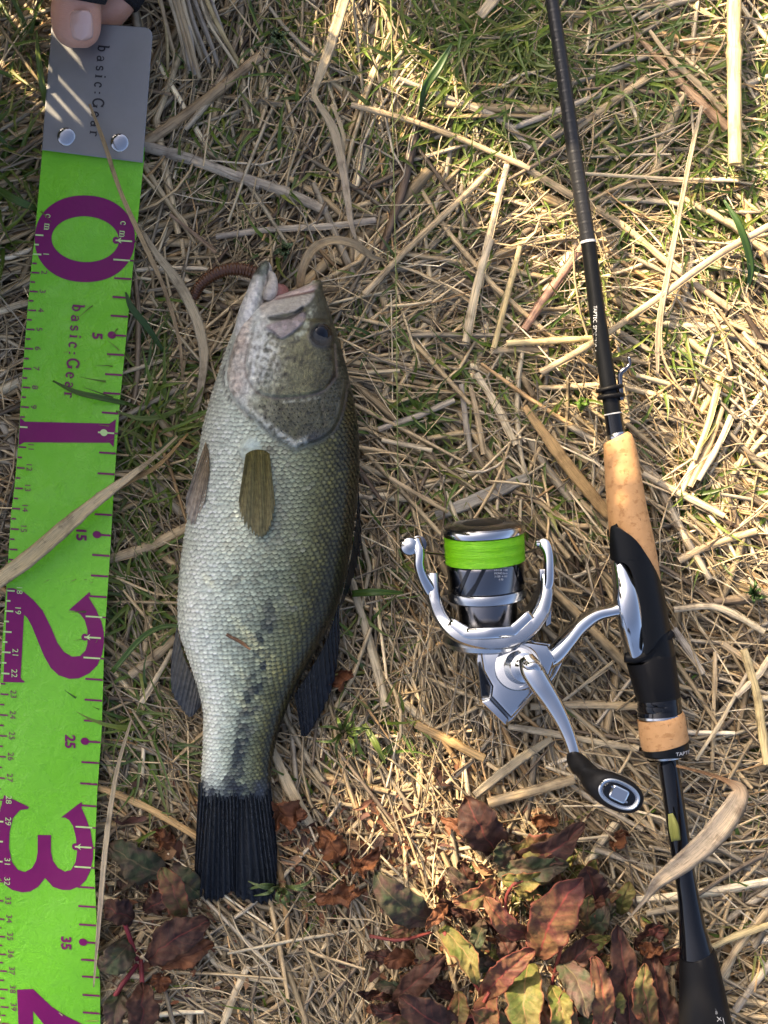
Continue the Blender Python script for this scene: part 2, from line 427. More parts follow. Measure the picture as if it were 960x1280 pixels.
# ------------------------------------------------------------------ straw litter (uncountable)
PAL = np.array([(.58, .45, .26), (.50, .37, .20), (.42, .32, .18), (.42, .355, .25), (.32, .265, .18), (.22, .165, .105), (.64, .53, .34), (.46, .29, .13), (.11, .075, .048)])
PALW = np.array([.18, .17, .15, .14, .12, .07, .11, .04, .02]); PALW = PALW / PALW.sum()
def straws(name, n, wmed, wsig, lmin, lmax, zlo, zhi, ext, label, seed, dens=None, bend=.12, dark=1.0, flat=.35, lowk=.45):
    r = np.random.default_rng(seed)
    x = r.uniform(-ext[0], ext[0], n); y = r.uniform(-ext[1], ext[1], n)
    inn = r.random(n) < .8
    x = np.where(inn, r.uniform(-.225, .225, n), x); y = np.where(inn, r.uniform(-.29, .29, n), y)
    if dens is not None:
        keep = r.random(n) < dens(480 + x / K, 640 - y / K); x = x[keep]; y = y[keep]; n = len(x)
    L = r.uniform(lmin, lmax, n) * r.uniform(.55, 1, n)
    w = np.exp(r.normal(math.log(wmed), wsig, n)) * .5
    an = np.where(r.random(n) < .55, pnoise(x, y, 9, 21) * 2.6 + r.normal(0, .35, n), r.uniform(0, math.pi, n))
    u = r.random(n); z0 = zlo + (zhi - zlo) * u
    sl = r.normal(0, .05, n); bz = r.normal(0, .03, n)
    cv = r.normal(0, bend, n) + np.where(r.random(n) < .12, r.normal(0, .6, n), 0)
    kink = np.where(r.random(n) < .15, r.normal(0, .5, n), 0)
    R = 5; ts = np.linspace(-.5, .5, R)
    V = np.empty((n, R, 4, 3)); UV = np.empty((n, R, 4, 2))
    roll = r.normal(0, .35, n)
    off = r.uniform(0, 9, n)
    for i, tt in enumerate(ts):
        a = an + cv * tt * 2 + kink * (tt > 0)
        cxp = x + L * (tt * np.cos(an) - (cv * tt * tt + kink * max(tt, 0) * .8) * np.sin(an))
        cyp = y + L * (tt * np.sin(an) + (cv * tt * tt + kink * max(tt, 0) * .8) * np.cos(an))
        czp = z0 + L * (sl * tt + bz * (tt * tt * 4 - .4))
        czp = np.clip(czp, zlo, zhi + .004)
        tp = (1 - .35 * abs(tt * 2) ** 3)
        sx, sy = -np.sin(a), np.cos(a); ww = w * tp; cr, sr = np.cos(roll), np.sin(roll)
        hh = ww * flat
        for j, (p, q) in enumerate(((1, 0), (0, 1), (-1, 0), (0, -1))):
            s = ww * p * cr - hh * q * sr; zz = ww * p * sr + hh * q * cr
            V[:, i, j, 0] = cxp + sx * s; V[:, i, j, 1] = cyp + sy * s; V[:, i, j, 2] = czp + zz
            UV[:, i, j, 0] = off + (tt + .5) * L; UV[:, i, j, 1] = off + j * .25
    b = (np.arange(n) * R * 4)[:, None, None]
    ii = np.arange(R - 1)[None, :, None] * 4; jj = np.arange(4)[None, None, :]; j2 = (jj + 1) % 4
    F = np.stack([b + ii + jj, b + ii + j2, b + ii + 4 + j2, b + ii + 4 + jj], -1).reshape(-1, 4)
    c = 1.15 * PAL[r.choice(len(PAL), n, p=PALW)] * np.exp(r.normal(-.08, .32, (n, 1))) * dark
    c = c * (lowk + (1 - lowk) * u ** .8)[:, None]          # deeper straw darkened: gap shade put into colour, plus older, duller straw
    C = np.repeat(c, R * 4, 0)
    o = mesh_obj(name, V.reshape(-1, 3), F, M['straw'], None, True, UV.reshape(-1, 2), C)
    o['kind'] = 'stuff'; o['label'] = label; o['category'] = 'straw'
    return o
EXT = (.5, .55)
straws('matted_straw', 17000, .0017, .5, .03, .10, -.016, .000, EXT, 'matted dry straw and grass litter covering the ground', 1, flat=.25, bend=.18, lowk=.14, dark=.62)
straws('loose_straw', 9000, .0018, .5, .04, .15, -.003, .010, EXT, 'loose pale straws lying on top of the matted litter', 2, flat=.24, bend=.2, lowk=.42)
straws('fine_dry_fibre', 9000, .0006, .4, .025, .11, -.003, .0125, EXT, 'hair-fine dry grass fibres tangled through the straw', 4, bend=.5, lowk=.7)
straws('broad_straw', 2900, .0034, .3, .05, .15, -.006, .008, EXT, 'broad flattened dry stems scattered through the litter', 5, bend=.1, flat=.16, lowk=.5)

RX = ([20, 200, 303, 325, 400, 420, 500, 600, 700, 800, 915, 990, 1080, 1150, 1230, 1345], [191, 180, 169.5, 167, 160, 158, 150, 143, 137, 130.5, 127, 121.5, 118, 120.5, 125, 126])
LX = ([20, 187, 300, 330, 380, 470, 565, 610, 640, 720, 800, 860, 1000, 1100, 1200, 1275, 1345], [66, 53, 43, 39.5, 35, 28, 22, 18, 14, 9, 3, 0, -6, -8, -3, 1, 3])
# ------------------------------------------------------------------ green grass growing through the litter
def grass(name, spots, seed, label, w=(.0006, .0013)):
    """spots: (px, py, radius px, count, length lo, hi metres)"""
    r = np.random.default_rng(seed); X = []; Y = []; L = []; TH = []
    for (px, py, rad, n, l0, l1) in spots:
        a = r.uniform(0, 6.28, n); d = rad * np.sqrt(r.random(n)) * r.uniform(.4, 1, n)
        q = PN(px + d * np.cos(a), py + d * np.sin(a), np.zeros(n))
        X.append(q[:, 0]); Y.append(q[:, 1]); L.append(r.uniform(l0, l1, n)); TH.append(r.uniform(0, 6.28) + r.normal(0, 1.3, n))
    x = np.concatenate(X); y = np.concatenate(Y); L = np.concatenate(L); th = np.concatenate(TH)
    gx_ = 480 + x / K; gy_ = 640 - y / K
    ok = ~((gx_ < np.interp(gy_, *RX) + 14) & (gx_ > np.interp(gy_, *LX) - 14) & (gy_ > 15)) & ~((gx_ > np.interp(gy_, [330, 420, 520, 650, 780, 860, 1130], [290, 280, 250, 225, 212, 235, 240])) & (gx_ < np.interp(gy_, [330, 420, 520, 650, 780, 860, 1130], [420, 430, 455, 460, 430, 380, 350])) & (gy_ > 330) & (gy_ < 1130))
    x, y, L, th = x[ok], y[ok], L[ok], th[ok]; n = len(x)
    R = 6; ts = np.linspace(0, 1, R); lean = r.uniform(.5, 1.25, n); droop = r.uniform(.1, .9, n); w0 = r.uniform(w[0], w[1], n); tw = r.normal(0, .5, n)
    V = np.empty((n, R, 3, 3)); UV = np.empty((n, R, 3, 2))
    z0 = r.uniform(-.008, .004, n)
    for i, tt in enumerate(ts):
        el = 1.25 - lean * .7 - droop * tt * 1.3
        hx = L * (np.cos(1.25 - lean * .7) * tt + droop * .35 * tt * tt); hz = L * (np.sin(np.clip(1.25 - lean * .7, .1, 1.4)) * tt - droop * .6 * tt * tt)
        cxp = x + np.cos(th + tw * tt) * hx; cyp = y + np.sin(th + tw * tt) * hx; czp = np.maximum(z0 + hz, -.006)
        ww = w0 * (1 - tt ** 2.2) + .00005; a = th + tw * tt
        for j, p in enumerate((-1, 0, 1)):
            V[:, i, j, 0] = cxp - np.sin(a) * ww * p; V[:, i, j, 1] = cyp + np.cos(a) * ww * p; V[:, i, j, 2] = czp + abs(p) * ww * .5
            UV[:, i, j, 0] = L * tt; UV[:, i, j, 1] = j * .5
    b = (np.arange(n) * R * 3)[:, None, None]; ii = np.arange(R - 1)[None, :, None] * 3; jj = np.arange(2)[None, None, :]
    F = np.stack([b + ii + jj, b + ii + jj + 1, b + ii + 3 + jj + 1, b + ii + 3 + jj], -1).reshape(-1, 4)
    gp = np.array([(.12, .20, .025), (.16, .24, .035), (.075, .14, .022), (.22, .26, .05), (.09, .15, .04), (.28, .28, .08)])
    c = gp[r.choice(6, n, p=[.27, .25, .2, .12, .1, .06])] * r.uniform(.75, 1.2, (n, 1))
    C = np.repeat(c[:, None, :], R * 3, 1).reshape(n, R, 3, 3)
    tip = np.array([.30, .25, .09]); k = (ts ** 3)[None, :, None, None] * r.uniform(0, .9, (n, 1, 1, 1)); C = C * (1 - k) + tip * k
    o = mesh_obj(name, V.reshape(-1, 3), F, M['grass'], None, True, UV.reshape(-1, 2), C.reshape(-1, 3))
    o['kind'] = 'stuff'; o['label'] = label; o['category'] = 'grass'
    return o
SP = []
rg = random.Random(5)
def scatter(x0, y0, x1, y1, k, rad, n, l0, l1):
    for _ in range(k): SP.append((rg.uniform(x0, x1), rg.uniform(y0, y1), rad * rg.uniform(.5, 1.3), int(n * rg.uniform(.5, 1.4)), l0, l1))
scatter(500, -40, 960, 150, 66, 30, 36, .012, .034)
scatter(520, 0, 690, 110, 18, 28, 46, .016, .042)
scatter(700, 150, 990, 460, 46, 26, 28, .010, .028)
scatter(490, 150, 720, 320, 22, 26, 20, .010, .026)
scatter(290, -30, 500, 240, 24, 24, 22, .012, .03)
scatter(-30, -30, 60, 360, 18, 24, 34, .02, .05)
scatter(150, 330, 250, 480, 9, 22, 22, .015, .035)
scatter(140, 500, 225, 680, 12, 22, 30, .015, .042)
scatter(120, 700, 215, 960, 12, 22, 26, .015, .04)
scatter(455, 400, 640, 660, 26, 24, 24, .012, .03)
scatter(420, 740, 480, 960, 5, 20, 16, .015, .035)
scatter(700, 380, 800, 460, 7, 20, 26, .012, .026)
scatter(840, 540, 960, 760, 8, 18, 18, .01, .022)
scatter(-300, -300, 1260, 1580, 70, 40, 22, .012, .04)
scatter(130, 280, 260, 1000, 22, 20, 18, .015, .045)
scatter(440, 330, 700, 700, 30, 22, 15, .012, .034)
scatter(640, 300, 960, 700, 34, 18, 14, .010, .028)
scatter(0, 20, 960, 340, 90, 22, 20, .012, .034)
scatter(560, 0, 960, 420, 50, 24, 26, .012, .032)
scatter(130, 380, 240, 900, 18, 20, 24, .018, .045)
scatter(420, 700, 520, 960, 8, 18, 14, .015, .035)
scatter(860, 700, 960, 1280, 8, 14, 8, .01, .02)
scatter(500, 860, 960, 1280, 5, 16, 9, .01, .024)
grass('green_grass', SP, 31, 'short green grass growing through the straw')

# ------------------------------------------------------------------ unseen tussocks and weeds added beyond the frame to shade tape, fish and reel
def tussock(px, py, h, rad, n, label, seed):
    r = np.random.default_rng(seed); q = P(px, py, 0)
    a = r.uniform(0, 6.28, n); d = rad * np.sqrt(r.random(n)); x = q.x + d * np.cos(a); y = q.y + d * np.sin(a)
    th = r.uniform(0, 6.28, n); L = h * r.uniform(.62, 1.06, n); w0 = r.uniform(.0022, .0055, n); out = r.uniform(.02, .22, n)
    R = 6; V = np.empty((n, R, 3, 3)); UV = np.empty((n, R, 3, 2))
    for i, tt in enumerate(np.linspace(0, 1, R)):
        hx = L * out * tt ** 1.8; cx_ = x + np.cos(th) * hx; cy_ = y + np.sin(th) * hx; cz_ = -.013 + L * (tt - out * .35 * tt ** 3)
        ww = w0 * (1 - tt ** 3) * min(1, .28 + tt * 1.5) + .0002
        for j, p in enumerate((-1, 0, 1)):
            V[:, i, j] = np.stack([cx_ - np.sin(th) * ww * p, cy_ + np.cos(th) * ww * p, cz_ + abs(p) * .0005], -1)
            UV[:, i, j, 0] = L * tt; UV[:, i, j, 1] = j * .5
    b = (np.arange(n) * R * 3)[:, None, None]; ii = np.arange(R - 1)[None, :, None] * 3; jj = np.arange(2)[None, None, :]
    F = np.stack([b + ii + jj, b + ii + jj + 1, b + ii + 3 + jj + 1, b + ii + 3 + jj], -1).reshape(-1, 4)
    gp = np.array([(.10, .16, .03), (.16, .19, .05), (.35, .27, .14), (.42, .32, .17)])
    c = gp[r.choice(4, n, p=[.3, .2, .25, .25])] * r.uniform(.8, 1.2, (n, 1))
    o = mesh_obj('shade_tussock', V.reshape(-1, 3), F, M['grass'], None, True, UV.reshape(-1, 2), np.repeat(c, R * 3, 0))
    tag(o, label, 'grass', 'unseen shade tussocks beside the catch')
def sc(s, c): return (.67 * s + .74 * c, .74 * s - .67 * c)
for i, (c_, h_, s_, n_) in enumerate(((-740, .58, -170, 1500), (-610, .58, -150, 1600), (-470, .36, -160, 1500), (-300, .31, -150, 1400), (-165, .31, -165, 1400), (-30, 0, 0, 0), (80, 0, 0, 0), (150, .27, -150, 800), (225, .14, -130, 320))):
    if not n_: continue
    x_, y_ = sc(s_, c_)
    tussock(x_, y_, h_, .034 if i < 7 else .026, n_, 'unseen grass tussock added for shade, sunny side, ' + 'ninth eighth seventh sixth fifth fourth third second first'.split()[i] + ' from the hand', 100 + i)

def weed(px, py, h, rad, label, seed):  # unseen weed added as shade caster; sparse low leaves dapple the plate
    r = random.Random(seed); q = P(px, py, 0); t_ = thing('shade_weed', (q.x, q.y, -.013), label, 'plant', 'unseen shade weeds beside the catch')
    stems = []; ms = MB()
    for i in range(9):
        a = r.uniform(0, 6.28); d = rad * .6 * math.sqrt(r.random()); x, y = q.x + d * math.cos(a), q.y + d * math.sin(a); hh = h * r.uniform(.85, 1.0)
        pth = [Vector((x + math.cos(a) * .02 * k * k, y + math.sin(a) * .02 * k * k, -.013 + hh * k)) for k in (0, .25, .5, .75, 1)]; sweep(ms, pth, [.0016, .0014, .0012, .001, .0006], 8, color=(.12, .15, .04)); stems.append(pth)
    ms.build('stalks', M['grass'], t_); ml = MB()
    for i in range(620):
        st = r.choice(stems); k = r.uniform(.06, .24) if i < 7 else r.uniform(.3, 1.0); j = min(3, int(k * 4)); b = st[j].lerp(st[j + 1], k * 4 - j); a = r.uniform(0, 6.28); L = r.uniform(.022, .045); w = L * r.uniform(.22, .34); el_ = r.uniform(-.5, .6)
        d = Vector((math.cos(a) * math.cos(el_), math.sin(a) * math.cos(el_), math.sin(el_))); s = d.cross(Vector((r.uniform(-.4, .4), r.uniform(-.4, .4), 1))).normalized(); n_ = s.cross(d)
        V = [b]
        for f, ww in ((.2, .5), (.45, 1), (.7, .8)): V += [b + d * L * f + s * w * ww * .5 + n_ * .002, b + d * L * f - n_ * .001, b + d * L * f - s * w * ww * .5 + n_ * .002]
        V.append(b + d * L - n_ * .004)
        F = [(0, 1, 2), (0, 2, 3), (1, 4, 5, 2), (2, 5, 6, 3), (4, 7, 8, 5), (5, 8, 9, 6), (7, 10, 8), (8, 10, 9)]
        g_ = r.uniform(.7, 1.2); ml.add(V, F, None, [(.10 * g_, .17 * g_, .03 * g_)] * len(V))
    ml.build('foliage', M['grass'], t_)['kind'] = 'stuff'
for i, (c_, s_, h_) in enumerate(((-115, -140, .52), (-50, -165, .56), (15, -140, .56), (75, -165, .54))):
    x_, y_ = sc(s_, c_); weed(x_, y_, h_, .03, 'unseen leafy weed added for shade, sunny side, ' + ('fourth', 'third', 'second', 'first')[i] + ' from the hand', 300 + i)

# ------------------------------------------------------------------ measuring tape
YT = {0: 302, 1: 326, 2: 349, 3: 372.5, 4: 396, 5: 420, 6: 444, 7: 469, 8: 492.5, 9: 517, 10: 542, 11: 567, 12: 593, 13: 618.5, 14: 644, 15: 669.5, 16: 695, 17: 720.7, 18: 746.6, 19: 772, 20: 798, 21: 823.5, 22: 850, 23: 876, 24: 902, 25: 928, 26: 954, 27: 980.6, 28: 1008, 29: 1035, 30: 1060, 31: 1085, 32: 1110, 33: 1134, 34: 1157, 35: 1179, 36: 1201, 37: 1222, 38: 1245, 39: 1267, 42: 1330, -5: 184}
ck = sorted(YT); cy_ = [YT[k] for k in ck]
def TP(cm, v):
    yr = float(np.interp(cm, ck, cy_)); xr = float(np.interp(yr, *RX)); yl = yr - 8.5; xl = float(np.interp(yl, *LX))
    return xl + (xr - xl) * v, yl + (yr - yl) * v
def tz(px, py):
    return .0185 + .0012 * math.sin(py * .011 + .6) + .0008 * math.sin(px * .03 + py * .02) + (.004 * max(0, 330 - py) / 150 if py < 330 else 0) - (.006 * ((py - 1120) / 160) ** 2 if py > 1120 else 0)
tape = thing('measuring_tape', P(90, 640, .016), 'lime green fish measuring tape with big purple numerals along the left edge', 'measuring tape')
mb = MB(); nv = 14; rows = np.arange(-5.15, 41, .4); V = []; F = []
for cm in rows:
    for j in range(nv + 1):
        x, y = TP(cm, j / nv); z = tz(x, y)
        V.append(P(x, y, z))
for cm in rows:
    for j in range(nv + 1):
        x, y = TP(cm, j / nv); V.append(P(x, y, tz(x, y) - .0009))
nr = len(rows); o2 = nr * (nv + 1); w1 = nv + 1
for i in range(nr - 1):
    for j in range(nv):
        a = i * w1 + j; F.append((a, a + w1, a + w1 + 1, a + 1)); a += o2; F.append((a, a + 1, a + w1 + 1, a + w1))
    for j in (0, nv):
        a = i * w1 + j; q = (a, a + o2, a + o2 + w1, a + w1); F.append(q if j == 0 else q[::-1])
for i in (0, nr - 1):
    for j in range(nv):
        a = i * w1 + j; q = (a, a + 1, a + o2 + 1, a + o2); F.append(q if i == 0 else q[::-1])
mb.add(V, F); mb.build('tape_strip', M['tape'], tape, True, 40)
prz = lambda e: (lambda x, y: tz(x, y) + e)
def z6(pts, ox, oy, s): return [(ox + x / s, oy + y / s) for x, y in pts]
def numeral(loops):
    m = MB(); poly_sheet(m, loops, prz(.00022), 9); m.build('numeral', M['purple'], tape, True)
el = lambda cx, cy, a, b, n=64, rot=0.0, pw=2.0: [(cx + a * math.copysign(abs(math.cos(q)) ** (2 / pw), math.cos(q)) + rot * b * math.sin(q), cy + b * math.copysign(abs(math.sin(q)) ** (2 / pw), math.sin(q)) + 0.07 * a * math.cos(q)) for q in [2 * math.pi * i / n for i in range(n)]]
numeral([el(106, 298.5, 62.5, 54, rot=-.09, pw=2.15), el(106.5, 299, 42, 28.5, rot=-.09)[::-1]])
numeral([[(25, 521.5), (31, 527), (137, 529.5), (145, 524), (142, 559), (137, 553.5), (30, 553), (23, 557)]])
two = [(56, 92), (100, 92), (180, 120), (250, 180), (320, 260), (380, 380), (430, 500), (480, 570), (540, 605), (600, 600), (640, 560), (655, 510), (655, 400), (635, 330), (600, 285), (560, 262), (515, 258), (670, 120), (678, 135), (665, 160), (720, 250), (760, 340), (778, 420), (780, 500), (765, 590), (730, 670), (670, 730), (590, 768), (520, 772), (440, 745), (380, 690), (330, 600), (280, 480), (240, 380), (205, 315), (180, 290), (155, 760), (165, 778), (185, 790), (182, 800), (24, 795)]
numeral([z6(two, 0, 720, 6)])
three = [(20, 135), (145, 195), (140, 205), (100, 210), (65, 250), (48, 320), (45, 400), (60, 470), (90, 510), (125, 520), (160, 500), (180, 465), (188, 420), (188, 335), (255, 335), (255, 420), (265, 465), (290, 500), (325, 518), (355, 510), (378, 470), (385, 420), (380, 350), (365, 290), (345, 260), (325, 248), (305, 248), (395, 178), (410, 170), (408, 200), (430, 250), (452, 310), (465, 390), (465, 450), (453, 510), (430, 560), (400, 590), (350, 610), (310, 610), (265, 595), (225, 550), (190, 595), (150, 618), (110, 622), (60, 610), (20, 580), (-16, 530), (-18, 450), (-16, 270)]
numeral([z6(three, 0, 960, 4)])
four = [(85, 1108), (165, 1105), (260, 1195), (330, 1240), (400, 1275), (480, 1310), (480, 1380), (330, 1380), (225, 1290), (165, 1215), (168, 1380), (95, 1380)]
numeral([z6(four, 0, 960, 4)])
# ticks
dark = ('tick_mark', 'purple'); pale = ('pale_tick_mark', 'pale_print')
def tick(kd, cm, v0, v1, w, e=.00036):
    m = MB()
    a, b = TP(cm, v0), TP(cm, v1)
    poly_sheet(m, [[(a[0], a[1] - w), (b[0], b[1] - w), (b[0], b[1] + w), (a[0], a[1] + w)]], prz(e), 12); m.build(kd[0], M[kd[1]], tape)
for cm in range(0, 41):
    inside = cm in (0, 1, 10) or 18 <= cm <= 21 or 28 <= cm <= 31
    if inside and cm != 18 and cm != 28:
        tick(pale, cm, .80, .985, 1.0); tick(dark, cm, .965, 1.0, 1.0, .00044)
    else: tick(dark, cm, .825 if cm % 5 else .87, .995, 1.2)
for h in range(0, 81):
    cm = h / 2; inside = cm <= 1 or 9.6 <= cm <= 10.4 or 17.8 <= cm <= 22.1 or 28.3 <= cm <= 31.6
    tick(pale if inside else dark, cm, .005, .085 if h % 2 == 0 else .05, 1.0)
def dot(lp, e, mt): m = MB(); poly_sheet(m, [lp], prz(e)); m.build('marker_dot', M[mt], tape)
for cm, vv in ((5, .855), (15, .86), (25, .845), (35, .855)):
    x, y = TP(cm, vv); dot(el(x, y, 5.3, 4.6, 20), .0003, 'purple')
for cm, vv in ((10, .86),):
    x, y = TP(cm, vv); dot(el(x, y, 4.6, 4.3, 20), .0004, 'pale_print')
for cm in (0, 20, 30):
    x, y = TP(cm, .82); dot(el(x - 2, y, 4.2, 4.4, 20), .0003, 'purple'); dot([(x - 1, y), (x + 5, y - 4), (x + 3, y), (x + 5, y + 4)], .0004, 'pale_print')

# lettering
def font_mesh(txt, bold=0.0):
    cu = bpy.data.curves.new('lettering', 'FONT'); cu.body = txt; cu.size = 1.0; cu.resolution_u = 3; cu.offset = bold; cu.fill_mode = 'FRONT'; cu.dimensions = '2D'
    ob = bpy.data.objects.new('lettering', cu); col.objects.link(ob)
    dg = bpy.context.evaluated_depsgraph_get(); ev = ob.evaluated_get(dg); me = ev.to_mesh()
    v = [(q.co.x, q.co.y) for q in me.vertices]; f = [tuple(p.vertices) for p in me.polygons]
    ev.to_mesh_clear(); bpy.data.objects.remove(ob); bpy.data.curves.remove(cu)
    return v, f
FM = {}
def put_text(mb, txt, cx, cy, h, fn, bold=0.0, stretch=1.0):
    """text centred at (cx, cy); letters read down the picture, tops to the right; h = digit height px; fn(px,py) -> Vector"""
    if (txt, bold) not in FM: FM[(txt, bold)] = font_mesh(txt, bold)
    v, f = FM[(txt, bold)]
    xs = [q[0] for q in v]; s = h / .72; mx = (min(xs) + max(xs)) / 2
    mb.add([fn(cx + (y - .36) * s, cy + (x - mx) * s * stretch + .07 * (y - .36) * s) for x, y in v], f)
on_tape = lambda e: (lambda x, y: P(x, y, tz(x, y) + e))
m = MB()
for cm in range(1, 40):
    x, y = TP(cm, .135); inside = cm in (1,) or 18 <= cm <= 22 or 28 <= cm <= 32
    if cm in (10, 16, 20, 30) or inside: continue
    m = MB(); put_text(m, str(cm), x, y - 1, 7.5, on_tape(.0003), 0, 1.05); m.build('small_number', M['purple'], tape)
for cm in (1, 18, 19, 21, 22, 28, 29, 31, 32):
    x, y = TP(cm, .135); m = MB(); put_text(m, str(cm), x, y - 1, 7.5, on_tape(.0004), 0, 1.05); m.build('pale_small_number', M['pale_print'], tape)
for s_, x, y in (('5', 122, 420), ('15', 102, 669), ('25', 88, 927), ('35', 83, 1179)):
    m = MB(); put_text(m, s_, x, y, 12.5, on_tape(.0003), .035, 1.0); m.build('five_mark_number', M['purple'], tape)
# hand-drawn serif letters: strokes (points, half width)
def arc(cx, cy, rx, ry, a0, a1, n=14): return [(cx + rx * math.cos(math.radians(a0 + (a1 - a0) * i / n)), cy + ry * math.sin(math.radians(a0 + (a1 - a0) * i / n))) for i in range(n + 1)]
T_, H_ = .065, .028
SER = {
 'b': (.62, [([(.12, 0), (.12, 1)], T_), ([(-.01, .985), (.12, .985)], H_), (arc(.30, .3, .2, .29, 130, -130), T_ * .85)]),
 'a': (.58, [([(.42, .02), (.42, .42)], T_), (arc(.25, .42, .17, .18, 0, 170), H_ * 1.3), ([(.42, .03), (.56, .03)], H_), (arc(.24, .17, .17, .16, 40, 320), T_ * .8)]),
 's': (.48, [(arc(.22, .45, .15, .14, 35, 250, 10) + arc(.24, .16, .16, .15, 80, -150, 12), T_ * .8), ([(.37, .43), (.37, .6)], H_), ([(.07, .02), (.07, .18)], H_)]),
 'i': (.34, [([(.16, 0), (.16, .6)], T_), ([(.03, .58), (.16, .58)], H_), ([(.02, .02), (.3, .02)], H_), ([(.16, .8), (.16, .93)], T_)]),
 'c': (.52, [(arc(.28, .3, .2, .29, 40, 320), T_ * .85), ([(.42, .42), (.42, .52)], T_)]),
 ':': (.3, [([(.14, .05), (.14, .17)], T_ * 1.1), ([(.14, .45), (.14, .57)], T_ * 1.1)]),
 'G': (.86, [(arc(.42, .49, .35, .48, 40, 345), T_), ([(.73, .72), (.73, .97)], H_), ([(.75, .04), (.75, .4)], T_), ([(.58, .4), (.88, .4)], H_)]),
 'e': (.54, [([(.09, .33), (.46, .33)], H_), (arc(.28, .3, .2, .29, 5, 325), T_ * .85)]),
 'r': (.5, [([(.14, 0), (.14, .6)], T_), ([(.02, .58), (.14, .58)], H_), ([(.01, .02), (.3, .02)], H_), (arc(.32, .4, .18, .18, 160, 60, 6), H_ * 1.4), ([(.4, .48), (.42, .56)], T_)]),
 'm': (.95, [([(.14, 0), (.14, .6)], T_), ([(.45, 0), (.45, .5)], T_), ([(.76, 0), (.76, .5)], T_), (arc(.30, .42, .15, .16, 180, 0, 8), H_ * 1.4), (arc(.61, .42, .15, .16, 180, 0, 8), H_ * 1.4), ([(.02, .02), (.88, .02)], H_)]),
}
def serif(mb, txt, x0, y0, x1, y1, h, fn, boldk=1.0):
    """letters march from (x0,y0) to (x1,y1) in pixels, tops to the right"""
    tot = sum(SER[c][0] for c in txt); gap = 0; n = len(txt)
    L = math.hypot(x1 - x0, y1 - y0); gap = (L - tot * h) / max(n - 1, 1)
    dx, dy = (x1 - x0) / L, (y1 - y0) / L; ux, uy = dy, -dx      # up = to the right
    pos = 0
    for c in txt:
        adv, st = SER[c]
        for pts, w in st:
            w *= boldk; V = []; F = []
            for i, p in enumerate(pts):
                a = pts[max(i - 1, 0)]; b = pts[min(i + 1, len(pts) - 1)]; tx, ty = b[0] - a[0], b[1] - a[1]; l = math.hypot(tx, ty) or 1
                nx, ny = -ty / l, tx / l
                for s in (-1, 1):
                    gx_, gy_ = p[0] + nx * w * s, p[1] + ny * w * s
                    X = x0 + dx * (pos + gx_ * h) + ux * gy_ * h; Y = y0 + dy * (pos + gx_ * h) + uy * gy_ * h
                    V.append(fn(X, Y))
            for i in range(len(pts) - 1): F.append((2 * i, 2 * i + 1, 2 * i + 3, 2 * i + 2))
            mb.add(V, F)
        pos += adv * h + gap
m = MB(); serif(m, 'basic:Gear', 91, 380, 80, 497, 15, on_tape(.0003), 1.25); m.build('lettering', M['purple'], tape, False)
m = MB(); serif(m, 'cm', 57, 267, 55, 288, 10, on_tape(.0004)); serif(m, 'cm', 151, 276, 149, 297, 10, on_tape(.0004)); m.build('unit_lettering', M['pale_print'], tape, False)
# steel end plate
pc = [(66, 26), (182, 34), (187, 36.5), (190, 41), (190.5, 47), (178.5, 203.5), (52, 187.5), (64.5, 31)]
def pz(px, py): return .0255 + .004 * (190 - py) / 160
def plate_solid(mb, poly, th):
    n = len(poly); V = [P(x, y, pz(x, y)) for x, y in poly] + [P(x, y, pz(x, y) - th) for x, y in poly]
    cxm = sum(p[0] for p in poly) / n; cym = sum(p[1] for p in poly) / n
    V2 = [P(cxm + (x - cxm) * .985, cym + (y - cym) * .985, pz(x, y) + .0002) for x, y in poly]
    k = len(V); V += V2; F = [tuple(k + i for i in reversed(range(n))), tuple(n + i for i in range(n))]
    for i in range(n):
        j = (i + 1) % n; F.append((i, j, k + j, k + i)); F.append((n + i, n + j, j, i))
    mb.add(V, F)
m = MB(); plate_solid(m, pc, .0008); plate = m.build('metal_plate', M['plate'], tape, False)
for x, y in ((83.5, 171.5), (150, 179)):
    m = MB(); z = pz(x, y); sweep(m, [P(x, y, z - .003), P(x, y, z + .0004), P(x, y, z + .0010), P(x, y, z + .0014), P(x, y, z + .0016)], [.0043, .0045, .0042, .0029, .0008], 28); m.build('rivet', M['rivet'], plate, True, 50)
m = MB(); serif(m, 'basic:Gear', 123, 56, 112, 170, 14, lambda x, y: P(x, y, pz(x, y) + .0004), 1.2); m.build('plate_lettering', M['dark_print'], plate, False)
# ------------------------------------------------------------------ fish
FL = ([350, 355, 362, 371, 378, 386, 395, 430, 463, 498, 530, 557, 600, 657, 700, 744, 788, 831, 860, 887, 937, 983, 1012], [391, 386, 369, 342, 327, 312, 298.6, 285, 274, 263, 254, 249.5, 242, 232.5, 226, 222, 222.5, 238, 248, 254.5, 254, 251, 250])
FR = ([350, 355, 365, 385, 414, 463, 495, 530, 571, 600, 648, 715, 761, 800, 837, 864, 902, 942, 983, 1012], [401, 403, 405, 411, 420.5, 434, 442, 447.6, 450, 449, 444, 434, 422, 402, 381, 367, 352, 341, 337.5, 337])
FT = ([350, 358, 371, 395, 420, 460, 520, 600, 700, 780, 850, 920, 983, 1000, 1012], [.004, .0068, .0108, .0148, .0172, .0202, .0225, .0225, .0218, .0185, .0145, .0105, .0066, .0042, .0022])
FB = .0125
def smoothed(y, tab, w=14):
    return sum(np.interp(y + d, *tab) * k for d, k in ((-w, .15), (-w / 2, .22), (0, .26), (w / 2, .22), (w, .15)))
def fish_dim(y):
    y = np.asarray(y, float); w = np.clip((y - 362) * .4, 1, 14)
    L = smoothed(y, FL, w); R = smoothed(y, FR, w); T = smoothed(y, FT, w); return L, R, T
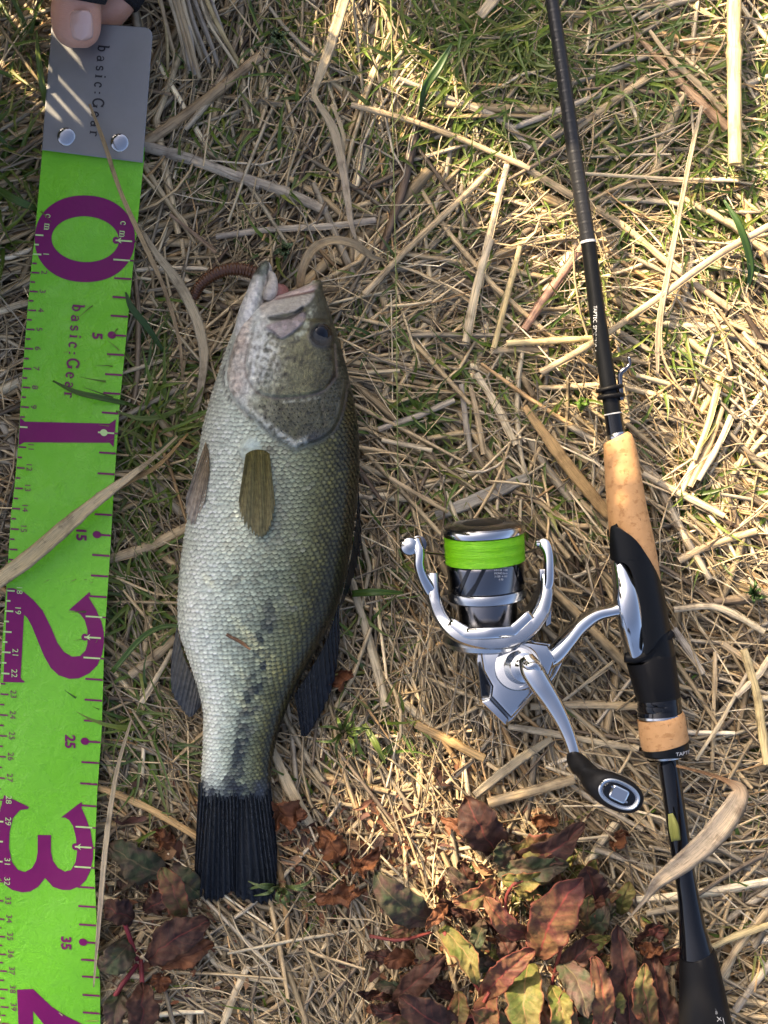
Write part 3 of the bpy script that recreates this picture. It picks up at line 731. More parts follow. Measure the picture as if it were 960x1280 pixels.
def seg_dist(px, py, pts):
    d = np.full(px.shape, 1e9)
    for a, b in zip(pts[:-1], pts[1:]):
        ax, ay = a; bx, by = b; t = np.clip(((px - ax) * (bx - ax) + (py - ay) * (by - ay)) / ((bx - ax) ** 2 + (by - ay) ** 2 + 1e-9), 0, 1)
        d = np.minimum(d, np.hypot(px - ax - t * (bx - ax), py - ay - t * (by - ay)))
    return d
def inside(px, py, poly):
    c = np.zeros(px.shape, bool); n = len(poly)
    for i in range(n):
        x1, y1 = poly[i]; x2, y2 = poly[i - 1]
        k = ((y1 > py) != (y2 > py)) & (px < (x2 - x1) * (py - y1) / (y2 - y1 + 1e-9) + x1); c ^= k
    return c
def sdf(px, py, poly):
    d = seg_dist(px, py, list(poly) + [poly[0]]); return np.where(inside(px, py, poly), d, -d)
def sst(x, a, b): t = np.clip((x - a) / (b - a), 0, 1); return t * t * (3 - 2 * t)
cm_ = lambda pts, n=40: [tuple(q) for q in catmull(pts, n)]
GILL = cm_([(300, 405), (287, 450), (284, 476), (297, 503), (312, 519), (336, 541), (355, 554), (370, 561), (383, 556), (397, 552), (412, 543), (421, 531), (428, 512), (434, 480)])
HEADP = GILL + [(455, 470), (430, 340), (290, 340)]
BRAN = cm_([(290, 440), (279, 468), (284, 492), (300, 512), (315, 525)], 20)
PRE = cm_([(318, 400), (309, 440), (308, 465), (315, 482), (328, 493), (350, 497), (383, 494), (405, 487), (420, 470)])
CHEEKP = PRE + [(415, 400), (330, 395)]
MAXP = smooth_poly([(331, 408), (352, 398), (378, 389), (383, 398), (374, 410), (360, 421), (350, 424), (341, 417)], 40)
UPP = smooth_poly([(331, 376), (360, 371), (392, 366), (388, 378), (370, 389), (352, 393), (338, 396), (330, 388)], 40)
GAP = cm_([(337, 398), (352, 398), (366, 395), (378, 386)], 16)
LIP = cm_([(335, 373), (360, 367), (385, 361), (402, 355)], 16)
BAND = cm_([(352, 600), (345, 680), (338, 760), (325, 830), (310, 890), (300, 940), (294, 985)], 30)
LAT = cm_([(408, 560), (405, 620), (398, 680), (385, 740), (365, 800)], 20)
def fish_relief(px, py):
    d = .0028 * sst(sdf(px, py, HEADP), -.5, 4)
    d += .0016 * sst(sdf(px, py, CHEEKP), -.5, 3.5)
    d += .0016 * sst(sdf(px, py, MAXP), -.5, 2.5) + .0010 * sst(sdf(px, py, UPP), -1, 3)
    d -= .0016 * (1 - sst(seg_dist(px, py, GAP), 0, 4)) + .0007 * (1 - sst(seg_dist(px, py, BRAN), 0, 3))
    d += .0012 * (1 - sst(seg_dist(px, py, LIP), 1, 5))
    re = np.hypot(px - 402, (py - 418)); d -= .0012 * (1 - sst(re, 9, 15)); d += .0007 * np.exp(-((re - 15) / 3) ** 2)
    for q in ([(320, 440), (318, 470), (325, 485)], [(345, 505), (365, 530), (372, 545)], [(400, 500), (405, 530)]):
        d -= .0007 * (1 - sst(seg_dist(px, py, q), 0, 3.5))
    return d
def nz(px, py, s, seed):
    a = np.broadcast_arrays(np.asarray(px, float), np.asarray(py, float)); f = a[0].ravel() * s; g_ = a[1].ravel() * s
    return (np.array([mnoise.fractal(Vector((x, y, seed * 7.3)), .9, 2.0, 3) for x, y in zip(f, g_)]) * 1.5).reshape(a[0].shape)
def lerpc(t, stops):
    xs = [s[0] for s in stops]; return np.stack([np.interp(t, xs, [s[1][k] for s in stops]) for k in range(3)], -1)
def blend(c, w, colr): w = np.clip(w, 0, 1)[..., None]; return c * (1 - w) + np.array(colr) * w
def fish_color(px, py, z_up):
    L, R, T = fish_dim(py); t = (px - L) / (R - L)
    n1 = nz(px, py, .035, 5); n2 = nz(px, py, .085, 6); n3 = nz(px, py, .20, 9)
    tt = t + .03 * n1
    c = lerpc(tt, [(-.1, (.62, .56, .50)), (.08, (.70, .69, .62)), (.20, (.64, .66, .59)), (.36, (.43, .46, .38)), (.54, (.25, .27, .195)), (.69, (.155, .16, .092)), (.80, (.075, .068, .025)), (.88, (.028, .025, .010)), (1.02, (.010, .010, .006))])
    # flank band, stronger towards the tail, blotchy
    db = seg_dist(px, py, BAND); k = (.3 + .7 * sst(py, 690, 820)) * (1 - sst(db, 5, 15)) * np.clip(.8 + 1.0 * n2 + .3 * n1, 0, 1); c = blend(c, k, (.03, .037, .042))
    dl = seg_dist(px, py, LAT); c = blend(c, .45 * (1 - sst(dl, 1.5, 4)), (.06, .06, .04))
    c = blend(c, .55 * sst(n2 * sst(t, .1, .3) * (1 - sst(t, .65, .85)), .25, .8) * (py > 560), (.22, .215, .17)); c = c * np.array((.94, 1.0, .95))
    # tail root
    c = blend(c, sst(py + 14 * n2, 962, 1000), (.035, .04, .048))
    # head
    head = inside(px, py, HEADP)
    hc = lerpc(t + .05 * n1, [(-.2, (.66, .60, .54)), (.04, (.60, .53, .46)), (.14, (.54, .47, .40)), (.24, (.55, .55, .50)), (.36, (.34, .35, .26)), (.5, (.225, .22, .11)), (.68, (.165, .155, .068)), (.8, (.068, .065, .03)), (.9, (.024, .023, .013)), (1, (.015, .015, .01))])
    hc = hc * (.95 + .55 * np.clip(n2, -1, 1) * sst(t, .15, .4) + .45 * np.clip(n3, -1, 1))[..., None]
    hc = hc * (1 - .22 * sst(t, .25, .4))[..., None]; hc = blend(hc, .5 * sst(n2 - n1 * .5, .1, .7) * sst(t, .25, .5), (.06, .062, .035))
    hc = blend(hc, .85 * np.exp(-(((px - 330) / 18) ** 2 + ((py - 440) / 32) ** 2)) * np.clip(.55 + .8 * n3, 0, 1), (.68, .70, .66))  # pale cheek speckle, with a silvery sheen painted in
    hc = blend(hc, .28 * np.exp(-(((px - 303) / 8) ** 2 + ((py - 440) / 40) ** 2)) * np.clip(.7 + .7 * n2, 0, 1), (.46, .29, .24))
    opd = sst(sdf(px, py, HEADP), 0, 3) * (1 - sst(sdf(px, py, CHEEKP), -4, 1))
    hc = blend(hc, .82 * opd * sst(t, .34, .5) * np.clip(.8 + .35 * n2, 0, 1), (.055, .057, .038))
    sub = (1 - sst(sdf(px, py, HEADP), 8, 13)) * sst(sdf(px, py, HEADP), 0, 2) * (py > 498) * (px < 385); hc = blend(hc, .7 * sub * np.clip(.6 + .7 * n3, 0, 1), (.60, .62, .55))
    hc = blend(hc, .75 * (1 - sst(seg_dist(px, py, [(318, 385), (322, 398), (318, 410)]), 3, 9)), (.60, .64, .60))
    hc = blend(hc, .6 * (1 - sst(seg_dist(px, py, [(392, 384), (386, 396), (381, 412), (372, 420)]), 1, 6)) * np.clip(.5 + .8 * n3, 0, 1), (.50, .54, .42))  # pale sheen strip painted beside the maxilla
    hc = blend(hc, .75 * np.exp(-(((px - 393) / 14) ** 2 + ((py - 547) / 9) ** 2)), (.03, .032, .04))
    hc = blend(hc, .5 * (1 - sst(seg_dist(px, py, [(355, 502), (385, 500), (404, 495)]), .5, 3)) * np.clip(.3 + n3, 0, 1), (.62, .64, .52))
    hc = blend(hc, .65 * sst(sdf(px, py, MAXP), -1, 3), (.27, .22, .24))
    hc = blend(hc, .5 * sst(sdf(px, py, MAXP), -1, 2) * sst(n2, .1, .7), (.40, .33, .33))
    hc = blend(hc, .75 * sst(sdf(px, py, UPP), -1, 2), (.46, .42, .36))
    hc = blend(hc, .9 * (1 - sst(seg_dist(px, py, GAP), 1.2, 3.5)), (.035, .035, .03))
    hc = blend(hc, .85 * (1 - sst(seg_dist(px, py, LIP), 2, 5)) * (1 - sst(px, 388, 400)), (.60, .47, .43))
    hc = blend(hc, .8 * (1 - sst(seg_dist(px, py, [(345, 374), (370, 369), (392, 364)]), .5, 2)), (.16, .08, .07))
    hc = blend(hc, .9 * (1 - sst(np.hypot(px - 400, py - 421), 10, 18)), (.022, .025, .03))
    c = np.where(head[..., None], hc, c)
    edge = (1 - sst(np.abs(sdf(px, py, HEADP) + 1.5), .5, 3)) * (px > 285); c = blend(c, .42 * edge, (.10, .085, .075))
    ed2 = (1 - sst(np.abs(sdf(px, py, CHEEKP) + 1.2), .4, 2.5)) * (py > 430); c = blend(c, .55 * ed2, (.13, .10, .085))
    c = blend(c, .3 * (1 - sst(seg_dist(px, py, BRAN), .5, 3)), (.25, .16, .14))
    c = blend(c, .75 * np.exp(-(((px - 337) / 8) ** 2 + ((py - 560) / 8) ** 2)) + .4 * np.exp(-(((px - 299) / 5) ** 2 + ((py - 572) / 7) ** 2)), (.06, .055, .04)); c = blend(c, .6 * np.exp(-(((px - 316) / 9) ** 2 + ((py - 557) / 7) ** 2)), (.50, .62, .58))
    c = np.clip(c, .008, .75)
    return np.where((z_up < 0)[..., None], np.array((.55, .53, .47)), c)
def fish_surf(py, th):
    """image-space surface: returns px, z for station py and section angle th (0 = back, pi = belly)"""
    L, R, T = fish_dim(py); c = np.cos(th); s = np.sin(th); zc = FB + T
    px = (L + R) / 2 + (R - L) / 2 * np.sign(c) * np.abs(c) ** .94
    return px, zc + T * np.sign(s) * np.abs(s) ** np.where(s > 0, .92, .8), s
ys = np.concatenate([[350.5, 351.5, 353], np.arange(355, 560, 1.6), np.arange(560, 1012.1, 3.0)]); NTh = 190
ths = np.concatenate([np.linspace(0, math.pi, 151), np.linspace(math.pi, 2 * math.pi, 41)[1:-1]]); NTh = len(ths)
YY, TH = np.meshgrid(ys, ths, indexing='ij'); PX, PZ, SS = fish_surf(YY, TH)
rel = fish_relief(PX, YY) * np.clip(SS * 2.5, 0, 1); PZ = PZ + rel
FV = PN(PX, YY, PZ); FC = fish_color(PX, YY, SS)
fidx = np.arange(len(ys) * NTh).reshape(len(ys), NTh); nx_ = np.roll(fidx, -1, 1)
FF = np.stack([fidx[:-1], fidx[1:], nx_[1:], nx_[:-1]], -1).reshape(-1, 4)
fish = thing('bass', P(340, 700, FB), 'olive and silver bass with open mouth lying on its side on straw', 'fish')
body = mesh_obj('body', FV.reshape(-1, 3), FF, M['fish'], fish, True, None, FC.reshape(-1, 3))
bm = bmesh.new(); bm.from_mesh(body.data)
be = [e for e in bm.edges if e.is_boundary]; bmesh.ops.holes_fill(bm, edges=be, sides=0); bmesh.ops.recalc_face_normals(bm, faces=bm.faces[:]); bm.to_mesh(body.data); bm.free()
body.data.polygons.foreach_set('use_smooth', [True] * len(body.data.polygons))
# scales: small overlapping plates in staggered rows
rs = np.random.default_rng(77); SV = []; SF = []; SCC = []; cnt = 0
row = 0; y0 = 420.0
while y0 < 1010:
    L, R, T = fish_dim(y0); hw = float(R - L) / 2 * K; Tt = float(T)
    dense = np.linspace(.10, math.pi - .06, 200); pxd, pzd, _ = fish_surf(np.full(200, y0), dense)
    q = PN(pxd, np.full(200, y0), pzd); al = np.concatenate([[0], np.cumsum(np.linalg.norm(np.diff(q, axis=0), axis=1))])
    size = .00258 * (1 - .2 * sst(y0, 820, 980))
    pos = np.arange((row % 2) * size * .5 + size * .2, al[-1], size)
    if len(pos):
        thp = np.interp(pos, al, dense); thp = thp + rs.normal(0, .006, len(pos)); yj = y0 + rs.normal(0, .7, len(pos)) + 9 * np.sin((thp - .4)) 
        px, pz_, _ = fish_surf(yj, thp)
        hs = sdf(px, yj, HEADP); cs = sdf(px, yj, CHEEKP); pz_ = pz_ + fish_relief(px, yj) * np.clip(np.sin(thp) * 2.5, 0, 1)
        onhead = (hs > 6) & (np.abs(cs) > 4.5) & (np.hypot(px - 402, yj - 418) > 21) & (px > 322 + np.maximum(0, 470 - yj) * .25) & (sdf(px, yj, MAXP) < -5) & (yj > 428)
        ok = (~(hs > -2.5) | onhead) & (yj < 990 + 14 * rs.random(len(px)))
        bc = fish_color(px, yj, np.ones_like(px)); tq = (px - fish_dim(yj)[0]) / (fish_dim(yj)[1] - fish_dim(yj)[0])
        for k in np.nonzero(ok)[0]:
            a = size * .62
            # local frame: along = towards the tail (+py), across = around the body
            dth = .012; p1x, p1z, _ = fish_surf(yj[k], thp[k] - dth); p0 = P(px[k], yj[k], pz_[k]); pa = P(float(p1x), yj[k], float(p1z)) - p0
            p2x, p2z, _ = fish_surf(yj[k] + 3, thp[k]); pb = P(float(p2x), yj[k] + 3, float(p2z)) - p0
            ac = pa.normalized(); alg = pb.normalized(); nrm = alg.cross(ac); nrm = -nrm if nrm.dot(p0 - Vector((p0.x, p0.y, float(FB + fish_dim(yj[k])[2])))) + nrm.z * .5 < 0 else nrm; nrm.normalize()
            jit = rs.uniform(.7, 1.3); lift = .00050 * jit
            pts = [p0 + nrm * .00036 + alg * a * .35]
            shp = [(-.95, -.6), (-1.0, .1), (-.72, .72), (0, 1.05), (.72, .72), (1.0, .1), (.95, -.6), (0, -.3)]
            for (u_, v_) in shp: pts.append(p0 + ac * a * .92 * u_ + alg * a * 1.05 * v_ + nrm * (lift * (.25 + .75 * (v_ > .3)) * (1 - .35 * abs(u_)) - (.0004 if v_ < -.3 else 0)))
            SV += [tuple(w_) for w_ in pts]; SF += [(cnt, cnt + 1 + i, cnt + 2 + i) for i in range(7)] + [(cnt, cnt + 8, cnt + 1)]
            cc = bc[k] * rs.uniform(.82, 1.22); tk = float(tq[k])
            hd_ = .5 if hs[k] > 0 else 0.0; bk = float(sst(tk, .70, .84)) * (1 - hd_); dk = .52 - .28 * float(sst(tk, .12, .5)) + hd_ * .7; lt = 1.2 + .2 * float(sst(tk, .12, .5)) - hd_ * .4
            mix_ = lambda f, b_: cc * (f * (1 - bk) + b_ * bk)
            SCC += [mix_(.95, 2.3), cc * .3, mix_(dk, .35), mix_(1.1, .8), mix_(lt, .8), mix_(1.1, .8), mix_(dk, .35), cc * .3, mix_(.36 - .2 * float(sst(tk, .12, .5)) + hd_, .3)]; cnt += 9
    y0 += 5.2 * (1 - .15 * sst(y0, 820, 980)); row += 1
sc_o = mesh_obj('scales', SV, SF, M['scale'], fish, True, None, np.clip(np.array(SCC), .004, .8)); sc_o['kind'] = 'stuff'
bm = bmesh.new(); bm.from_mesh(sc_o.data)
for f in bm.faces:
    if f.normal.z < 0: f.normal_flip()
bm.to_mesh(sc_o.data); bm.free()
# lower jaw
m = MB(); jp = catmull([(307, 440, .030), (310, 415, .0305), (314, 392, .0295), (321, 370, .027), (327, 350, .025), (332, 337, .0235), (334, 328, .0225)], 34)
jr = catmull([(17, .0095), (17, .0098), (15.5, .0092), (13.5, .0082), (12, .0068), (9, .005), (3, .002)], 34)
sweep(m, [P(*q) for q in jp], [(r[0] * K * .95, r[1]) for r in jr], 30)
cj = []
for v, (u_, w_) in zip(m.v, m.uv):
    px = 480 + v[0] / K * D / (D - v[2]); py = 640 - v[1] / K * D / (D - v[2]); s = (px - np.interp(py, [335, 440], [331, 318])) / 15
    b = np.array((.60, .54, .48)) if s > -.2 else np.array((.62, .60, .55))
    nn = float(nz(np.array(px), np.array(py), .25, 8)) * 1.6
    if py < 352: b = b * .55 + np.array((.1, .11, .09)) * .45
    if py < 343: b = np.array((.07, .075, .06))
    if abs(s + .1) < .25 and py < 400: b = b * .6 + np.array((.25, .29, .22)) * .4
    if s > .35 and py < 372: b = np.array((.60, .56, .50))
    b = b * (1 + .18 * nn); cj.append(b)
m.c = [tuple(x) for x in cj]; jaw = m.build('lower_jaw', M['fish'], fish)
m = MB(); jl = catmull([(334, 376, .0335), (339, 362, .0325), (341, 350, .030), (338, 341, .027)], 14); sweep(m, [P(*q) for q in jl], [.0022, .0026, .0030, .0032, .0032, .0030, .0028, .0026, .0024, .0022, .002, .002, .0018, .0012], 12, color=(.46, .42, .37))
m.v = [tuple(x) for x in m.v]; m.build('lower_lip', M['fish'], jaw)
# throat inside of the mouth
m = MB(); sweep(m, [P(*q) for q in catmull([(350, 392, .024), (347, 378, .023), (346, 364, .020)], 10)], [.010, .009, .006], 14, color=(.30, .13, .11)); m.build('mouth_lining', M['fish'], fish)
# eye
ex, ey = 402, 417.5; et = float(np.arccos(np.clip((ex - sum(fish_dim(ey)[:2]) / 2) / ((fish_dim(ey)[1] - fish_dim(ey)[0]) / 2), -1, 1))); _, ez, _ = fish_surf(np.array(ey), np.array(et)); ez = float(ez) + .0022
def dome(mb, px, py, z, r, h, tiltx, n=28, k=9, color=None):
    V = []; F = []
    for i in range(k + 1):
        a = math.pi / 2 * i / k; rr = r * math.cos(a); hh = h * math.sin(a)
        for j in range(n):
            b = 2 * math.pi * j / n; v = Vector((rr * math.cos(b), rr * math.sin(b), hh)); v = Matrix.Rotation(tiltx, 3, 'Y') @ v; V.append(P(px, py, z) + v)
    for i in range(k):
        for j in range(n): F.append((i * n + j, i * n + (j + 1) % n, (i + 1) * n + (j + 1) % n, (i + 1) * n + j))
    mb.add(V, F, None, [color] * len(V) if color else None)
m = MB(); dome(m, ex, ey, ez - .0012, .0052, .0022, .42); eye = m.build('eye', M['eye'], fish)
m = MB(); dome(m, ex - .2, ey + .3, ez + .0003, .0040, .0015, .42); m.build('pupil', M['pupil'], eye)
# fins: ribbed sheets between a root line and a tip line
def fin(name, root, tip, nray, na, c_root, c_tip, c_ray, amp=.0004, jag=0.0, thick=.0005, lightray=.5):
    """root, tip: lists of (px, py, z)"""
    nc = nray * 4 + 1; r_ = catmull(root, nc); t_ = catmull(tip, nc); V = []; C = []
    for layer in (0, 1):
        for i in range(na + 1):
            s = i / na
            for j in range(nc):
                ph = math.cos(2 * math.pi * j / 4); a = r_[j]; b = t_[j]
                ss = s * (1 + jag * (ph * .5 - .5) * (1) + jag * .6 * math.sin(j * 1.7) * (s > .8))
                q = a + (b - a) * ss; zz = q[2] + amp * ph * (1 - .3 * s) + .0006 * math.sin(j * .35 + s * 3) - layer * thick
                V.append(P(q[0], q[1], zz))
                cc = (np.array(c_root) * (1 - s) + np.array(c_tip) * s) * (1 + .14 * math.sin(s * 34 + math.sin(j * .9) * 2)); rj = .55 + .75 * math.sin((j // 4) * 12.9898 + 1) ** 2; cc = cc + (np.array(c_ray) - cc) * lightray * rj * max(ph, 0) * (1 - .5 * s); C.append(cc)
    F = []; o = (na + 1) * nc
    for i in range(na):
        for j in range(nc - 1):
            a = i * nc + j; F.append((a, a + nc, a + nc + 1, a + 1)); a += o; F.append((a, a + 1, a + nc + 1, a + nc))
    for j in range(nc - 1):
        a = j; F.append((a, a + 1, a + 1 + o, a + o)); a = na * nc + j; F.append((a, a + o, a + 1 + o, a + 1))
    for i in range(na):
        a = i * nc; F.append((a, a + o, a + o + nc, a + nc)); a = i * nc + nc - 1; F.append((a, a + nc, a + nc + o, a + o))
    return mesh_obj(name, V, F, M['fin'], fish, True, None, C)
zt = FB + .0062
fin('tail_fin', [(248, 978, .0205), (270, 980, .0225), (292, 982, .0235), (316, 980, .0225), (338, 978, .0205)], [(243, 1086, .0135), (250, 1119, .0135), (270, 1127, .0135), (290, 1115, .0135), (298, 1123, .0135), (329, 1130, .0135), (344, 1116, .0135), (347, 1062, .0135)], 20, 18, (.03, .034, .038), (.010, .014, .022), (.07, .085, .105), .0010, .018, lightray=.6)
zp = lambda px, py: float(fish_surf(np.array(float(py)), np.array(math.acos(max(-1, min(1, (px - float(sum(fish_dim(py)[:2])) / 2) / (float(fish_dim(py)[1] - fish_dim(py)[0]) / 2))))))[1]) + .0018
fin('pectoral_fin', [(307, 568, zp(307, 568) + .0006), (313, 564, zp(313, 564) + .001), (321, 562, zp(321, 562) + .0008), (330, 563, zp(330, 563) + .0004), (337, 567, zp(337, 567) - .0002)], [(298, 628, zp(298, 628) + .0015), (302, 648, zp(302, 648) + .002), (316, 667, zp(316, 667) + .002), (328, 674, zp(328, 674) + .002), (338, 660, zp(338, 660) + .002), (344, 632, zp(344, 632) + .0015)], 15, 16, (.19, .165, .05), (.25, .22, .11), (.10, .085, .03), .0003, .05, thick=.0003, lightray=.6)
m = MB(); zc_ = zp(320, 560); dome(m, 320, 562, zc_ - .0042, .0080, .0036, .1, color=(.42, .47, .41)); m.c = [tuple(fish_color(np.array([480 + v[0] / K * D / (D - v[2])]), np.array([640 - v[1] / K * D / (D - v[2])]), np.ones(1))[0]) for v in m.v]; m.build('fin_base', M['fish'], fish)
fin('pelvic_fin', [(257, 552, zp(257, 552)), (261, 566, zp(261, 566)), (262, 590, zp(262, 590))], [(232, 622, .046), (233, 643, .045), (242, 656, .046), (256, 628, .050)], 7, 12, (.36, .27, .15), (.52, .45, .36), (.24, .16, .07), .0005, .03)
fin('anal_fin', [(221, 782, .028), (230, 820, .027), (244, 850, .025), (252, 872, .024)], [(214, 822, .018), (214, 862, .017), (226, 885, .017), (238, 897, .018), (250, 884, .021)], 11, 14, (.16, .15, .12), (.075, .085, .10), (.24, .24, .22), .0006, .03)
fin('soft_dorsal_fin', [(424, 752, .030), (408, 800, .029), (386, 840, .028), (368, 868, .026)], [(425, 800, .020), (418, 850, .019), (404, 888, .018), (386, 918, .018), (377, 922, .019)], 12, 14, (.035, .036, .035), (.014, .019, .03), (.06, .07, .085), .0006, .03)
fin('spiny_dorsal_fin', [(448, 600, .036), (445, 650, .035), (436, 710, .034), (424, 760, .033)], [(450, 640, .028), (452, 680, .024), (442, 722, .024), (430, 752, .026)], 9, 8, (.03, .03, .026), (.015, .018, .026), (.06, .06, .055), .0008, .15)

# ------------------------------------------------------------------ soft worm lure in the mouth
m = MB(); wp = catmull([(340, 366, .016), (328, 348, .017), (308, 338, .019), (285, 337, .020), (265, 345, .019), (250, 357, .017), (242, 373, .014)], 150)
wr = [(.0036 - .0012 * (i / 149)) * (1 + .11 * math.cos(i * 2 * math.pi / 4.4)) * (.5 if i == 149 else 1) for i in range(150)]
sweep(m, [P(*q) for q in wp], wr, 18)
lure = m.build('worm_lure', M['worm']); tag(lure, 'ribbed brown soft plastic worm hanging out of the fish mouth', 'lure')

# ------------------------------------------------------------------ fishing rod
ZR = .031
rod = thing('fishing_rod', P(800, 750, .016), 'black fishing rod with cork grip lying on the straw at right', 'fishing rod')
def rod_part(name, prof, mat, n=32, parent=None, sharp=35, flat=1.0):
    """prof: list of (left px, right px, py)"""
    m = MB(); pth = []; rad = []
    for (l, r, y, *z) in prof:
        zz = z[0] if z else ZR
        pth.append(P((l + r) / 2, y, zz)); rad.append(((r - l) / 2 * K * (D - zz) / D,) * 2)
    # slanted sections follow the rod's own axis
    sweep(m, pth, rad, n, up=(0, 0, 1)); return m.build(name, mat, parent or rod, True, sharp)
def blank_x(y): return np.interp(y, [-60, 0, 100, 200, 300, 395, 500, 545], [681, 690, 705, 719, 735, 747, 763.5, 770.5]), np.interp(y, [-60, 0, 100, 200, 300, 395, 500, 545], [7.4, 8.2, 8.8, 9.2, 9.4, 10, 10.5, 10.8])
def seg(y0, y1, n, w=0.0, taper=None): 
    out = []
    for i in range(n):
        y = y0 + (y1 - y0) * i / (n - 1); c, h = blank_x(y); out.append((c - h - w, c + h + w, y))
    return out
# wrapped upper blank: shallow helical winding
m = MB(); pth = []; rad = []
for i in range(260):
    y = -60 + 362 * i / 259; c, h = blank_x(y); pth.append(P(c, y, ZR)); rad.append(h * K * .95 * (1 + .035 * (i % 9 == 0) - .02 * (i % 9 == 8)))
sweep(m, pth, rad, 24); m.build('wrapped_blank', M['wrap'], rod, True)
rod_part('trim_ring', seg(301, 304, 2, .6), M['white_print'])
rod_part('blank', seg(303, 517, 12), M['black_satin'])
rod_part('trim_ring', seg(516.5, 518.5, 2, .5), M['white_print'])
rod_part('foregrip_ferrule', seg(518, 543, 6, .6), M['black_gloss'])
rod_part('winding_check', [(759.5, 782, 541), (759, 783, 543), (759, 783.5, 547), (760, 784, 549)], M['satin'])
rod_part('cork_grip', [(756, 786, 546), (754.5, 790, 548.5), (754, 792.5, 552), (755, 797, 570), (756.5, 802, 600), (759, 808, 635), (763, 818, 680), (770, 822, 700), (784, 826, 725), (798, 828, 750)], M['cork'], 40)
# lettering on the blank
m = MB()
def on_rod(x, y):
    c, h = blank_x(y); u = max(-.98, min(.98, (x - c) / h)); r = h * K * .95; return P(c, y, ZR) + Vector((u * r, 0, math.sqrt(1 - u * u) * r + .0002))
put_text(m, 'TAPTEC  SPINNING  2.08-UL', 742.5, 420, 4.2, on_rod, 0, 1.0); 
m.build('blank_lettering', M['white_print'], rod, False)
# hook keeper
m = MB(); sweep(m, [P(*q) for q in catmull([(777, 500, ZR + .001), (776, 488, ZR + .002), (775, 476, ZR + .002), (776, 466, ZR + .0025), (782, 461, ZR + .003), (787, 455, ZR + .003), (786, 446, ZR + .003)], 30)], [.0013] * 14 + [.0015] * 6 + [.001] * 10, 10); hk = m.build('hook_keeper', M['gun'], rod)
for ya, yb in ((489, 483), (497, 494)):
    m = MB(); N = 40; pts = []
    for i in range(N + 1):
        a = 2 * math.pi * i / N; c, h = blank_x((ya + yb) / 2); x = c + (h + 3.2) * math.cos(a) + (2 if math.cos(a) > .5 else 0); y = (ya + yb) / 2 - (ya - yb) / 2 * math.cos(a)
        q = P(x, y, ZR); q.z = ZR + (h + 3.0) * K * .95 * math.sin(a); pts.append(q)
    sweep(m, pts, [.0011] * len(pts), 10, up=(.2, 1, .1), cap=False); m.build('rubber_ring', M['black_matte'], hk)
# reel seat: sculpted shell over the cork
def seat_shell(name, rows, mat, zt=1.0):
    """rows: (left, right, py, half height m)"""
    m = MB(); pth = [P((l + r) / 2, y, ZR) for l, r, y, h in rows]; rad = [((r - l) / 2 * K * .95, h) for l, r, y, h in rows]
    sweep(m, pth, rad, 36, power=2.2); return m.build(name, mat, rod, True, 40)
hood = [(763, 660), (770, 659), (782, 665), (795, 675), (806, 690), (816, 706), (824, 722), (830, 740), (834, 760), (837, 780), (838, 786), (826, 797), (815, 812), (806, 818), (804, 800), (799, 770), (795, 735), (788, 712), (780, 704), (772, 701), (764, 700), (762, 690)]
# curved shell laid round the grip
def shell(name, poly, mat, zoff=.0105, sub=7):
    m = MB()
    def cz(x, y):
        l = np.interp(y, [655, 700, 750, 800, 820], [757, 764, 771, 780, 784]); r = np.interp(y, [655, 700, 750, 800, 820], [814, 822, 831, 841, 844])
        c = (l + r) / 2; h = (r - l) / 2; u = min(1, abs(x - c) / (h * 1.12)); return ZR + h * K * math.sqrt(max(0, 1 - u * u)) * .98 + .0018
    poly_sheet(m, [poly], cz, sub); o = m.build(name, mat, rod, True)
    s = o.modifiers.new('solid', 'SOLIDIFY'); s.thickness = .0022; s.offset = -1; b = o.modifiers.new('bevel', 'BEVEL'); b.width = .0005; b.segments = 2; b.limit_method = 'ANGLE'
    return o
shell('reel_seat', smooth_poly(hood, 80), M['black_satin'])
seat_shell('seat_core', [(776, 833, 770, .0105), (779, 837, 785, .0108), (783, 841, 805, .0108), (786, 844, 822, .0108)], M['black_satin'])
seat_shell('lock_nut', [(781, 838, 818, .0085), (781, 841.5, 818.5, .0108), (783, 844, 824, .0112), (790, 847, 850, .0112), (796, 850, 871, .0110), (796.5, 850, 873, .0104)], M['black_matte'])
shell_lip = cm_([(781, 822), (795, 823), (808, 819), (818, 812), (828, 802), (839, 790)], 20)
m = MB(); sweep(m, [P(x, y, ZR + .0092 - abs(x - 812) * .00014) for x, y in shell_lip], [.0024] * 20, 10); m.build('lock_nut_lip', M['black_matte'], rod)
rod_part('threaded_ring', [(797, 850, 872), (796.5, 851, 875), (798, 851, 880), (797, 852, 881), (797, 852, 886), (798.5, 851.5, 887), (798, 853, 893)], M['black_gloss'])
rod_part('trim_ring', [(797.5, 854, 893), (797.5, 854.6, 896)], M['satin'])
rod_part('rear_cork', [(798, 854, 895), (797, 856, 897), (798.5, 858, 912), (801, 861, 928), (802.5, 861, 931)], M['cork'], 40)
rod_part('end_ring', [(803, 860.5, 930.5), (803, 861, 932), (805, 861, 942), (806, 860, 943)], M['black_satin'])
rod_part('trim_ring', [(806, 860.3, 942.7), (808, 859, 945.5)], M['satin'])
rod_part('end_cap', [(808, 858, 945), (815, 853, 949), (822, 848, 951)], M['black_gloss'])
m = MB(); put_y = 937.5
v, f = font_mesh('TAPTEC', .01)
def ring_text(x, y):
    u = (838 + x * 7.2 - 832.5) / 28.5; r = 28.5 * K * .95; u = max(-.99, min(.99, u)); return P(832.5, put_y + 2.2 - y * 6.0 - u * 1.0, ZR) + Vector((u * r, 0, math.sqrt(1 - u * u) * r + .0003))
m.add([ring_text(x, y) for x, y in v], f); m.build('ring_lettering', M['white_print'], rod, False)
